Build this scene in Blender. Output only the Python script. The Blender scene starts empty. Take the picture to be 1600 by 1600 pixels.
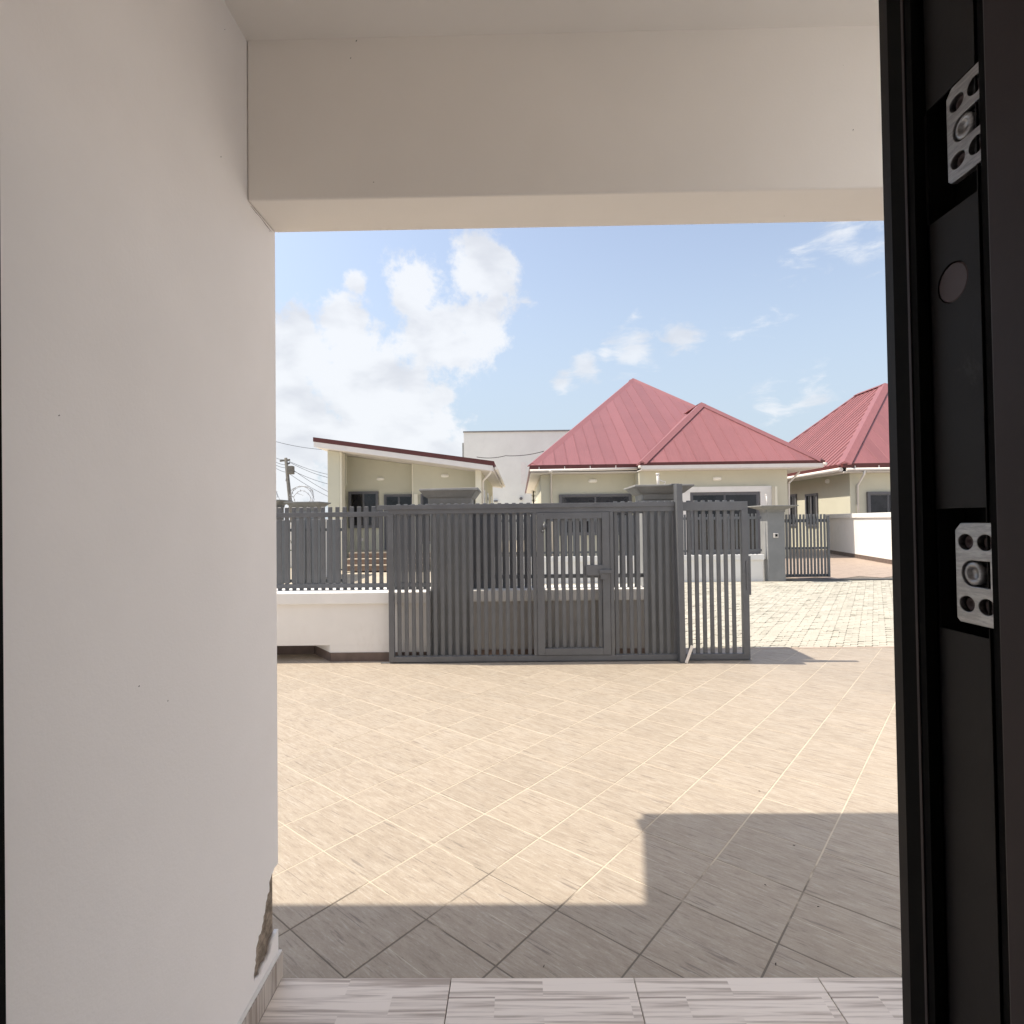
import bpy, bmesh, math, random
from mathutils import Vector, Matrix
random.seed(7)
R = math.radians
S = bpy.context.scene
COL = S.collection

# ------------------------------------------------------------------ camera
EYE = Vector((0.0, 0.0, 1.64))
FOC = 880.0                                   # focal length in pixels of a 1600 px wide picture
yaw, pitch, roll = R(0.78), R(1.0), R(0.70)
fwd = Vector((-math.sin(yaw)*math.cos(pitch), math.cos(yaw)*math.cos(pitch), math.sin(pitch)))
r0 = Vector((math.cos(yaw), math.sin(yaw), 0))
u0 = r0.cross(fwd)
cr = (r0*math.cos(roll) - u0*math.sin(roll)).normalized()
cu = (r0*math.sin(roll) + u0*math.cos(roll)).normalized()
cam = bpy.data.cameras.new('camera')
camo = bpy.data.objects.new('camera', cam); COL.objects.link(camo)
M = Matrix((cr, cu, -fwd)).transposed().to_4x4(); M.translation = EYE
camo.matrix_world = M
cam.sensor_width = 36; cam.sensor_height = 36; cam.lens = FOC/1600*36
cam.clip_start = 0.02; cam.clip_end = 3000
S.camera = camo
def ray(px, py):
    return fwd*FOC + cr*(px-800) - cu*(py-800)
def at(px, py, Y):                            # the point at distance Y seen at that pixel of the photograph
    d = ray(px, py); return EYE + d*(Y/d.y)
def xat(px, Y, py=812): return at(px, py, Y).x
def zat(py, Y, px=812): return at(px, py, Y).z

# ------------------------------------------------------------------ light
SUN_EL, SUN_OFF = 57.0, 5.0                   # sun stands to the left (-X), a little beyond the facades
sd = Vector((-math.cos(R(SUN_EL))*math.cos(R(SUN_OFF)), math.cos(R(SUN_EL))*math.sin(R(SUN_OFF)), math.sin(R(SUN_EL))))
sl = bpy.data.lights.new('sun', 'SUN'); sl.energy = 2.4; sl.angle = R(0.5); sl.color = (1.0, 0.90, 0.75)
so = bpy.data.objects.new('sun', sl); COL.objects.link(so)
so.rotation_euler = sd.to_track_quat('Z', 'Y').to_euler()
S.view_settings.view_transform = 'Standard'; S.view_settings.look = 'None'
S.view_settings.gamma = 1.0; S.view_settings.use_curve_mapping = False
S.view_settings.exposure = 1.38
S.cycles.max_bounces = 10; S.cycles.diffuse_bounces = 6; S.cycles.glossy_bounces = 4
S.cycles.use_denoising = True

W = bpy.data.worlds.new("World"); S.world = W; W.use_nodes = True
nt = W.node_tree; nt.nodes.clear()
def mk(nt, t, **kw):
    n = nt.nodes.new(t)
    for k, v in kw.items():
        if k[0] == 'i' and k[1:].isdigit(): n.inputs[int(k[1:])].default_value = v
        else: setattr(n, k, v)
    return n
def mth(nt, op, a, b=None, c=None, clamp=False):
    n = nt.nodes.new('ShaderNodeMath'); n.operation = op; n.use_clamp = clamp
    for i, v in enumerate((a, b, c)):
        if v is None: continue
        if isinstance(v, (int, float)): n.inputs[i].default_value = v
        else: nt.links.new(v, n.inputs[i])
    return n.outputs[0]
def vmt(nt, op, a, b=None):
    n = nt.nodes.new('ShaderNodeVectorMath'); n.operation = op
    for i, v in enumerate((a, b)):
        if v is None: continue
        if isinstance(v, (tuple, list, Vector)): n.inputs[i].default_value = tuple(v)
        else: nt.links.new(v, n.inputs[i])
    return n
def mixc(nt, fac, a, b, mode='MIX'):
    n = nt.nodes.new('ShaderNodeMix'); n.data_type = 'RGBA'; n.blend_type = mode; n.clamp_factor = True
    for s, v in ((n.inputs[0], fac), (n.inputs[6], a), (n.inputs[7], b)):
        if isinstance(v, (int, float)): s.default_value = v
        elif isinstance(v, (tuple, list)): s.default_value = (*v[:3], 1)
        else: nt.links.new(v, s)
    return n.outputs[2]
def smooth(nt, v, lo, hi):
    n = nt.nodes.new('ShaderNodeMapRange'); n.interpolation_type = 'SMOOTHSTEP'
    nt.links.new(v, n.inputs[0]); n.inputs[1].default_value = lo; n.inputs[2].default_value = hi
    return n.outputs[0]
def noise(nt, vec, scale, detail=4, rough=0.55, dist=0.0):
    n = nt.nodes.new('ShaderNodeTexNoise')
    n.inputs['Scale'].default_value = scale; n.inputs['Detail'].default_value = detail
    n.inputs['Roughness'].default_value = rough; n.inputs['Distortion'].default_value = dist
    if vec is not None: nt.links.new(vec, n.inputs['Vector'])
    return n.outputs[0]

sky = mk(nt, 'ShaderNodeTexSky', sky_type='NISHITA', sun_disc=False)
sky.sun_elevation = R(SUN_EL); sky.sun_rotation = math.atan2(sd.x, sd.y)
sky.air_density = 1.0; sky.dust_density = 1.6; sky.ozone_density = 1.4; sky.altitude = 50
tc = mk(nt, 'ShaderNodeTexCoord'); D = vmt(nt, 'NORMALIZE', tc.outputs['Generated']).outputs[0]
n1 = noise(nt, D, 7.0, 9, 0.60, 0.25)
n2 = noise(nt, D, 26.0, 8, 0.64, 0.0)
warp = mth(nt, 'ADD', mth(nt, 'MULTIPLY', mth(nt, 'SUBTRACT', n1, 0.5), 2.1), mth(nt, 'MULTIPLY', mth(nt, 'SUBTRACT', n2, 0.5), 1.15))
# cumulus banks and wisps: (pixel direction, angular radius in photo pixels, weight)
CU = [(470,560,62,1.),(540,510,44,1.),(560,590,90,1.),(650,450,52,1.),(690,520,72,1.),(745,430,42,.85),(750,510,50,1.),(735,385,30,.5),
      (470,660,95,1.),(580,660,95,1.),(650,690,80,.9),(440,730,70,.8),(556,440,17,.7),(692,622,17,.9),(720,700,40,.7)]
WI = [(880,598,18,.8),(915,572,22,.85),(945,555,14,.6),(990,548,32,.85),(1065,530,30,.8),(1195,505,24,.30),(1150,525,16,.25),
      (1205,632,28,.45),(1265,612,34,.40),(1310,362,50,.42),(1370,370,36,.35),(1255,410,30,.25),(822,468,14,.3),(990,494,10,.4)]
def bank(lst):
    F = None
    for (px, py, rad, w) in lst:
        c = ray(px, py).normalized()
        dd = vmt(nt, 'DISTANCE', D, c).outputs['Value']
        ca = ray(px, py).length
        f = mth(nt, 'MULTIPLY', mth(nt, 'SUBTRACT', 1.0, mth(nt, 'DIVIDE', dd, rad*1.35/ca)), w)
        F = f if F is None else mth(nt, 'SMOOTH_MAX', F, f, 0.22)
    return F
fc = bank(CU); fw = bank(WI)
stretch = vmt(nt, 'MULTIPLY', D, (1.0, 1.0, 2.6)).outputs[0]
nw = noise(nt, stretch, 16.0, 8, 0.62, 0.4)
cu_d = smooth(nt, mth(nt, 'ADD', fc, warp), 0.04, 0.42)
wi_d = mth(nt, 'MULTIPLY', smooth(nt, mth(nt, 'ADD', fw, mth(nt, 'MULTIPLY', mth(nt, 'SUBTRACT', nw, 0.5), 2.0)), 0.05, 0.72), 0.82)
# the same kind of broken cloud over the rest of the sky, away from the window of this view
far = noise(nt, D, 2.3, 3, 0.5, 0.0)
away = smooth(nt, vmt(nt, 'DOT_PRODUCT', D, Vector((0.06, 1.0, 0.28)).normalized()).outputs['Value'], 0.80, 0.70)
ot_d = mth(nt, 'MULTIPLY', smooth(nt, mth(nt, 'ADD', mth(nt, 'MULTIPLY', mth(nt, 'SUBTRACT', far, 0.47), 3.0), warp), 0.05, 0.5), away)
dens = mth(nt, 'MAXIMUM', mth(nt, 'MAXIMUM', cu_d, wi_d), ot_d)
shade = smooth(nt, noise(nt, vmt(nt, 'MULTIPLY', D, (1, 1, 1.8)).outputs[0], 9.0, 5, 0.5, 0.2), 0.42, 0.72)
cloud_col = mixc(nt, mth(nt, 'MULTIPLY', shade, 0.65), (2.42, 2.47, 2.56), (1.66, 1.72, 1.90))
sep = mk(nt, 'ShaderNodeSeparateXYZ'); nt.links.new(D, sep.inputs[0])
skyc = sky.outputs[0]
low = smooth(nt, sep.outputs[2], 0.54, 0.04)
hsv = mk(nt, 'ShaderNodeHueSaturation'); hsv.inputs['Saturation'].default_value = 0.74; hsv.inputs['Value'].default_value = 0.60
nt.links.new(skyc, hsv.inputs['Color']); skyc = hsv.outputs[0]
skyc = mixc(nt, mth(nt, 'MULTIPLY', low, 0.85), skyc, (1.44, 1.70, 1.94))
skyc = mixc(nt, mth(nt, 'MULTIPLY', dens, 0.90), skyc, cloud_col)
bg = mk(nt, 'ShaderNodeBackground'); bg.inputs[1].default_value = 0.15
nt.links.new(skyc, bg.inputs[0])
wo = mk(nt, 'ShaderNodeOutputWorld'); nt.links.new(bg.outputs[0], wo.inputs[0])

# ------------------------------------------------------------------ materials
def new_mat(name, rough=0.6, spec=0.4, metal=0.0):
    m = bpy.data.materials.new(name); m.use_nodes = True
    t = m.node_tree; b = t.nodes['Principled BSDF']
    b.inputs['Roughness'].default_value = rough; b.inputs['Metallic'].default_value = metal
    b.inputs['Specular IOR Level'].default_value = spec
    return m, t, b
def bump(t, b, h, strength, dist=0.01):
    n = t.nodes.new('ShaderNodeBump'); n.inputs['Strength'].default_value = strength; n.inputs['Distance'].default_value = dist
    t.links.new(h, n.inputs['Height']); t.links.new(n.outputs[0], b.inputs['Normal'])
def coords(t, kind='Object', rnd=False):
    c = t.nodes.new('ShaderNodeTexCoord').outputs[kind]
    if rnd:
        oi = t.nodes.new('ShaderNodeObjectInfo')
        k = vmt(t, 'MULTIPLY', (0, 0, 0), (57.0, 91.0, 33.0)); cmb = t.nodes.new('ShaderNodeCombineXYZ')
        for i in range(3): t.links.new(oi.outputs['Random'], cmb.inputs[i])
        t.links.new(cmb.outputs[0], k.inputs[0])
        c = vmt(t, 'ADD', c, k.outputs[0]).outputs[0]
    return c
def painted(name, col, var=0.08, scale=1.5, rough=0.75, spec=0.25, grain=0.06, gscale=90, specks=0.0, dirt=None, dirt_amt=0.0, marks=None):
    m, t, b = new_mat(name, rough, spec)
    p = coords(t)
    a = noise(t, p, scale, 6, 0.6)
    c = mixc(t, smooth(t, a, 0.3, 0.75), tuple(v*(1-var) for v in col), tuple(min(v*(1+var*0.4), .95) for v in col))
    if dirt:
        dn = smooth(t, noise(t, vmt(t, 'MULTIPLY', p, (1, 1, .35)).outputs[0], 3.2, 8, 0.68), 0.55, 0.8)
        c = mixc(t, mth(t, 'MULTIPLY', dn, dirt_amt), c, dirt)
    if marks:
        mk_ = noise(t, vmt(t, 'MULTIPLY', p, (1, 1, .55)).outputs[0], 17.0, 9, 0.74, 0.6)
        c = mixc(t, mth(t, 'MULTIPLY', smooth(t, mk_, 0.60, 0.72), 0.8), c, marks)
        rv = mth(t, 'ADD', rough-.06, mth(t, 'MULTIPLY', noise(t, p, 9.0, 6, .65), .16)); t.links.new(rv, b.inputs['Roughness'])
    if specks:
        v = t.nodes.new('ShaderNodeTexVoronoi'); v.inputs['Scale'].default_value = 4.5; t.links.new(p, v.inputs['Vector'])
        sp = mth(t, 'LESS_THAN', v.outputs['Distance'], specks)
        c = mixc(t, mth(t, 'MULTIPLY', sp, 0.6), c, (0.12, 0.09, 0.07))
    t.links.new(c, b.inputs['Base Color'])
    g = mth(t, 'ADD', noise(t, p, gscale, 3, 0.6), mth(t, 'MULTIPLY', noise(t, p, 5.0, 3, 0.5), 1.5))
    bump(t, b, g, grain, 0.006)
    return m
M_ = {}
M_['plaster'] = painted('porch_plaster', (0.84, 0.81, 0.795), 0.05, 1.3, 0.8, 0.15, 0.10, 120, specks=0.008)
M_['plaster2'] = painted('porch_beam_paint', (0.895, 0.86, 0.815), 0.04, 1.1, 0.8, 0.15, 0.05, 120, specks=0.008)
M_['white'] = painted('white_wall_paint', (0.80, 0.785, 0.765), 0.05, 1.7, 0.8, 0.15, 0.08, 60, dirt=(0.52, 0.48, 0.42), dirt_amt=0.35)
M_['cap'] = painted('white_cap_paint', (0.80, 0.79, 0.775), 0.05, 2.5, 0.8, 0.15, 0.10, 50, dirt=(0.5, 0.47, 0.43), dirt_amt=0.4)
M_['olive'] = painted('olive_wall_paint', (0.595, 0.58, 0.48), 0.05, 0.9, 0.85, 0.1, 0.05, 40, dirt=(0.48, 0.46, 0.37), dirt_amt=0.3)
M_['cream'] = painted('cream_trim_paint', (0.76, 0.73, 0.62), 0.05, 0.9, 0.8, 0.12, 0.05, 40)
M_['coolwhite'] = painted('cool_white_paint', (0.76, 0.79, 0.845), 0.05, 0.7, 0.85, 0.1, 0.05, 30, dirt=(0.6, 0.6, 0.6), dirt_amt=0.3)  # blue tint cools the light bounced off the added house
M_['greywall'] = painted('pale_grey_render', (0.80, 0.82, 0.80), 0.06, 0.5, 0.85, 0.1, 0.05, 30, dirt=(0.62, 0.61, 0.61), dirt_amt=0.4)
M_['pillar'] = painted('grey_pillar_paint', (0.26, 0.265, 0.27), 0.12, 2.2, 0.75, 0.2, 0.12, 45, dirt=(0.36, 0.36, 0.35), dirt_amt=0.5)
M_['pillarcap'] = painted('grey_cap_paint', (0.26, 0.26, 0.255), 0.16, 4.0, 0.85, 0.15, 0.2, 40, dirt=(0.42, 0.41, 0.38), dirt_amt=0.6)
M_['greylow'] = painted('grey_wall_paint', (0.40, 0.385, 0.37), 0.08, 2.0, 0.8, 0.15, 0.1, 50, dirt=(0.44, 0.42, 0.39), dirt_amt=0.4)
M_['steel'] = painted('grey_steel_paint', (0.126, 0.132, 0.144), 0.12, 5.0, 0.38, 0.5, 0.03, 160, dirt=(0.19, 0.185, 0.18), dirt_amt=0.45)
M_['frame'] = painted('charcoal_steel', (0.0138, 0.0118, 0.0125), 0.10, 6.0, 0.55, 0.22, 0.02, 220, marks=(0.034, 0.032, 0.033), dirt=(0.028, 0.026, 0.026), dirt_amt=0.25)
M_['leaf'] = painted('charcoal_door_skin', (0.043, 0.032, 0.0345), 0.10, 5.0, 0.55, 0.22, 0.02, 220, marks=(0.050, 0.043, 0.044), dirt=(0.035, 0.031, 0.032), dirt_amt=0.2)
M_['frameblack'] = painted('frame_black', (0.006, 0.006, 0.006), 0.1, 8.0, 0.85, 0.08, 0.02, 200)  # near-black, puts the shade of the frame gaps into the colour
M_['plug'] = painted('brown_plastic', (0.080, 0.056, 0.058), 0.08, 8.0, 0.5, 0.3, 0.02, 200)
M_['winframe'] = painted('grey_window_frame', (0.13, 0.13, 0.145), 0.05, 4.0, 0.4, 0.4, 0.01, 100)
M_['pvc'] = painted('white_plastic', (0.78, 0.74, 0.70), 0.06, 4.0, 0.5, 0.35, 0.02, 80, dirt=(0.5, 0.42, 0.34), dirt_amt=0.3)
M_['fascia'] = painted('white_fascia_board', (0.78, 0.74, 0.72), 0.05, 2.0, 0.6, 0.25, 0.02, 80, dirt=(0.62, 0.5, 0.45), dirt_amt=0.35)
M_['maroon'] = painted('maroon_metal_trim', (0.115, 0.032, 0.030), 0.12, 3.0, 0.45, 0.4, 0.02, 80, dirt=(0.18, 0.07, 0.06), dirt_amt=0.4)
M_['cable'] = painted('black_cable', (0.05, 0.05, 0.055), 0.05, 4.0, 0.6, 0.3, 0.01, 80)
M_['pole'] = painted('weathered_grey_wood', (0.19, 0.18, 0.165), 0.2, 6.0, 0.85, 0.1, 0.2, 40)
M_['wire'] = painted('galvanised_wire', (0.34, 0.34, 0.35), 0.1, 9.0, 0.4, 0.5, 0.02, 100)
M_['cement'] = painted('bare_cement_render', (0.31, 0.255, 0.205), 0.45, 45.0, 0.95, 0.05, 1.0, 70)
M_['lampglass'] = painted('opal_lamp_cover', (0.90, 0.88, 0.82), 0.02, 4.0, 0.35, 0.4, 0.01, 80)
M_['brownstep'] = painted('brown_step_tile', (0.23, 0.165, 0.13), 0.2, 6.0, 0.5, 0.3, 0.04, 80)
M_['creamstep'] = painted('cream_step_tile', (0.52, 0.45, 0.36), 0.1, 6.0, 0.5, 0.3, 0.04, 80)
M_['skirt'] = painted('brown_skirting_tile', (0.155, 0.115, 0.10), 0.22, 9.0, 0.5, 0.3, 0.04, 80)
M_['leaves'] = painted('dark_leaves', (0.055, 0.085, 0.04), 0.3, 9.0, 0.6, 0.25, 0.05, 30)
M_['bark'] = painted('brown_bark', (0.10, 0.075, 0.055), 0.3, 9.0, 0.9, 0.1, 0.3, 60)
M_['dark'] = painted('dark_interior', (0.02, 0.02, 0.02), 0.1, 2.0, 0.9, 0.05, 0.0, 30)
M_['litter'] = painted('dry_leaf_bits', (0.05, 0.035, 0.03), 0.3, 20.0, 0.9, 0.1, 0.1, 60)
def glass_mat():
    m, t, b = new_mat('dark_window_glass', 0.05, 0.5)
    p = coords(t)
    c = mixc(t, smooth(t, noise(t, p, 1.4, 3, 0.5), 0.4, 0.6), (0.007, 0.007, 0.009), (0.018, 0.018, 0.022))
    t.links.new(c, b.inputs['Base Color']); return m
M_['glass'] = glass_mat()
def chrome_mat():
    m, t, b = new_mat('scratched_zinc_plate', 0.34, 0.5, 0.85)
    p = coords(t)
    a = noise(t, vmt(t, 'MULTIPLY', p, (1, .25, 1.6)).outputs[0], 160, 6, 0.7)
    t.links.new(mixc(t, smooth(t, a, 0.35, 0.7), (0.24, 0.245, 0.26), (0.40, 0.405, 0.42)), b.inputs['Base Color'])
    t.links.new(mth(t, 'ADD', mth(t, 'MULTIPLY', a, 0.35), 0.22), b.inputs['Roughness'])
    bump(t, b, noise(t, p, 150, 4, 0.6), 0.12, 0.002); return m
M_['zinc'] = chrome_mat()
def roof_mat(name, base):
    m, t, b = new_mat(name, 0.42, 0.5)
    p = coords(t)
    a = noise(t, p, 0.8, 6, 0.6); s = noise(t, vmt(t, 'MULTIPLY', p, (14, 1.2, 1.2)).outputs[0], 2.0, 5, 0.6)
    oi = t.nodes.new('ShaderNodeObjectInfo')
    f = mth(t, 'ADD', mth(t, 'MULTIPLY', a, 0.22), mth(t, 'ADD', mth(t, 'MULTIPLY', s, 0.60), mth(t, 'MULTIPLY', oi.outputs['Random'], 0.22)))
    c = mixc(t, smooth(t, f, 0.3, 0.75), tuple(v*0.86 for v in base), tuple(v*1.13 for v in base))
    t.links.new(c, b.inputs['Base Color'])
    t.links.new(mth(t, 'ADD', mth(t, 'MULTIPLY', s, 0.25), 0.3), b.inputs['Roughness'])
    bump(t, b, s, 0.06, 0.01); return m
M_['roof'] = roof_mat('red_metal_roofing', (0.268, 0.106, 0.111))
def yard_tile_mat():
    m, t, b = new_mat('streaked_stone_tile', 0.5, 0.35)
    p = coords(t, 'Object', True)
    a = noise(t, vmt(t, 'MULTIPLY', p, (1.0, 3.2, 1.0)).outputs[0], 9.0, 9, 0.66, 0.2)
    a2 = noise(t, vmt(t, 'MULTIPLY', p, (1.0, 2.0, 1.0)).outputs[0], 3.5, 6, 0.62, 0.3)
    ln = noise(t, vmt(t, 'MULTIPLY', p, (1.0, 8.5, 1.0)).outputs[0], 10.0, 9, 0.74, 0.15)
    l2 = noise(t, vmt(t, 'MULTIPLY', p, (1.0, 12.0, 1.0)).outputs[0], 5.0, 5, 0.60, 0.1)
    fine = noise(t, vmt(t, 'MULTIPLY', p, (1.0, 1.8, 1.0)).outputs[0], 95, 5, 0.75)
    c = mixc(t, smooth(t, a, 0.36, 0.64), (0.335, 0.283, 0.228), (0.385, 0.331, 0.270))
    c = mixc(t, mth(t, 'MULTIPLY', smooth(t, a2, 0.46, 0.70), 0.40), c, (0.42, 0.374, 0.318))
    c = mixc(t, mth(t, 'MULTIPLY', smooth(t, ln, 0.535, 0.63), 0.52), c, (0.215, 0.178, 0.148))
    c = mixc(t, mth(t, 'MULTIPLY', smooth(t, ln, 0.47, 0.36), 0.60), c, (0.475, 0.43, 0.375))
    c = mixc(t, mth(t, 'MULTIPLY', smooth(t, l2, 0.60, 0.68), 0.65), c, (0.17, 0.143, 0.125))
    q = coords(t); sx = t.nodes.new('ShaderNodeSeparateXYZ'); t.links.new(q, sx.inputs[0])
    mid = mth(t, 'LESS_THAN', mth(t, 'ABSOLUTE', mth(t, 'ADD', sx.outputs[1], -.004)), 0.0018)
    c = mixc(t, mth(t, 'MULTIPLY', mth(t, 'MULTIPLY', mid, smooth(t, a2, 0.44, 0.58)), 0.7), c, (0.20, 0.17, 0.148))
    c = mixc(t, mth(t, 'MULTIPLY', mth(t, 'MULTIPLY', mid, smooth(t, a2, 0.52, 0.40)), 0.75), c, (0.56, 0.51, 0.43))
    v = mth(t, 'ADD', 0.76, mth(t, 'MULTIPLY', fine, 0.48))
    mul = t.nodes.new('ShaderNodeMix'); mul.data_type = 'RGBA'; mul.blend_type = 'MULTIPLY'; mul.inputs[0].default_value = 1
    t.links.new(c, mul.inputs[6]); cc = t.nodes.new('ShaderNodeCombineColor')
    for i in range(3): t.links.new(v, cc.inputs[i])
    t.links.new(cc.outputs[0], mul.inputs[7])
    oi = t.nodes.new('ShaderNodeObjectInfo')
    hs = t.nodes.new('ShaderNodeHueSaturation'); t.links.new(mul.outputs[2], hs.inputs['Color'])
    t.links.new(mth(t, 'ADD', 0.965, mth(t, 'MULTIPLY', oi.outputs['Random'], 0.07)), hs.inputs['Value'])
    t.links.new(hs.outputs[0], b.inputs['Base Color'])
    t.links.new(mth(t, 'ADD', 0.42, mth(t, 'MULTIPLY', fine, 0.25)), b.inputs['Roughness'])
    bump(t, b, mth(t, 'ADD', mth(t, 'MULTIPLY', a, .6), mth(t, 'MULTIPLY', fine, 0.6)), 0.10, 0.003); return m
M_['ytile'] = yard_tile_mat()
def porch_tile_mat(name, swap=False, dk=1.0):
    m, t, b = new_mat(name, 0.42, 0.4)
    p = coords(t, 'Object')
    if swap:
        mp = t.nodes.new('ShaderNodeMapping'); mp.inputs['Rotation'].default_value = (0, R(90), 0); t.links.new(p, mp.inputs[0]); p = mp.outputs[0]
    br = t.nodes.new('ShaderNodeTexBrick'); br.offset = 0.36; br.squash = 1
    br.inputs['Scale'].default_value = 1; br.inputs['Mortar Size'].default_value = 0; br.inputs['Brick Width'].default_value = 0.42; br.inputs['Row Height'].default_value = 0.075
    br.inputs['Color1'].default_value = (0, 0, 0, 1); br.inputs['Color2'].default_value = (1, 1, 1, 1); br.inputs['Bias'].default_value = 0.0
    t.links.new(p, br.inputs['Vector'])
    sh = vmt(t, 'MULTIPLY', br.outputs['Color'], (3.0, 7.0, 2.0)).outputs[0]
    q = vmt(t, 'ADD', vmt(t, 'MULTIPLY', p, (0.45, 15.0, 1.0)).outputs[0], sh).outputs[0]
    a = noise(t, q, 2.6, 6, 0.55, 0.8); f = noise(t, q, 12.0, 5, 0.6, 0.4)
    k = mth(t, 'ADD', mth(t, 'MULTIPLY', a, 0.75), mth(t, 'MULTIPLY', f, 0.25))
    c = mixc(t, smooth(t, k, 0.36, 0.56), tuple(v*dk for v in (0.42, 0.345, 0.295)), tuple(v*dk for v in (0.86, 0.775, 0.70)))
    tone = t.nodes.new('ShaderNodeSeparateColor'); t.links.new(br.outputs['Color'], tone.inputs[0])
    c = mixc(t, mth(t, 'MULTIPLY', smooth(t, tone.outputs[0], 0.45, 0.95), 0.22), c, tuple(v*dk for v in (0.52, 0.45, 0.395)))
    t.links.new(c, b.inputs['Base Color'])
    bump(t, b, k, 0.06, 0.002); return m
M_['ptile'] = porch_tile_mat('striped_wood_look_tile')
M_['sktile'] = porch_tile_mat('striped_wood_look_skirting', True, 0.62)
def grout_mat():
    m, t, b = new_mat('tile_grout', 0.9, 0.1)
    p = coords(t)
    a = noise(t, p, 1.1, 6, 0.6); f = noise(t, p, 30, 4, 0.6)
    c = mixc(t, smooth(t, mth(t, 'ADD', mth(t, 'MULTIPLY', a, .7), mth(t, 'MULTIPLY', f, .3)), 0.36, 0.50), (0.40, 0.34, 0.28), (0.54, 0.475, 0.385))
    sy = t.nodes.new('ShaderNodeSeparateXYZ'); t.links.new(p, sy.inputs[0])
    trod = smooth(t, mth(t, 'ADD', sy.outputs[1], mth(t, 'MULTIPLY', mth(t, 'SUBTRACT', noise(t, p, 2.2, 5, .6), 0.5), 2.2)), 2.75, 2.35)
    c = mixc(t, mth(t, 'MULTIPLY', trod, 0.92), c, (0.15, 0.132, 0.116))
    t.links.new(c, b.inputs['Base Color']); bump(t, b, f, 0.3, 0.003); return m
M_['grout'] = grout_mat()
def paver_mat():
    m, t, b = new_mat('cream_concrete_paver', 0.9, 0.12)
    p = coords(t)
    geo = t.nodes.new('ShaderNodeNewGeometry')
    a = noise(t, p, 1.3, 7, 0.65); f = noise(t, p, 45, 5, 0.65)
    k = mth(t, 'ADD', mth(t, 'MULTIPLY', a, 0.5), mth(t, 'ADD', mth(t, 'MULTIPLY', f, 0.35), mth(t, 'MULTIPLY', geo.outputs['Random Per Island'], 0.25)))
    c = mixc(t, smooth(t, k, 0.32, 0.75), (0.375, 0.355, 0.305), (0.49, 0.468, 0.405))
    t.links.new(c, b.inputs['Base Color']); bump(t, b, f, 0.35, 0.006); return m
M_['paver'] = paver_mat()
def ground_mat():
    m, t, b = new_mat('sandy_ground', 0.95, 0.1)
    p = coords(t)
    a = noise(t, p, 0.25, 8, 0.65); f = noise(t, p, 12, 6, 0.65)
    c = mixc(t, smooth(t, a, 0.35, 0.68), (0.46, 0.41, 0.33), (0.58, 0.53, 0.45))
    c = mixc(t, mth(t, 'MULTIPLY', smooth(t, f, 0.5, 0.8), 0.4), c, (0.38, 0.33, 0.26))
    t.links.new(c, b.inputs['Base Color']); bump(t, b, f, 0.4, 0.02); return m
M_['ground'] = ground_mat()
M_['sand'] = painted('dark_joint_sand', (0.46, 0.43, 0.36), 0.2, 6.0, 0.95, 0.05, 0.3, 60)
M_['drive'] = painted('pink_beige_drive_tile', (0.40, 0.32, 0.265), 0.15, 5.0, 0.6, 0.25, 0.05, 60)

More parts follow.
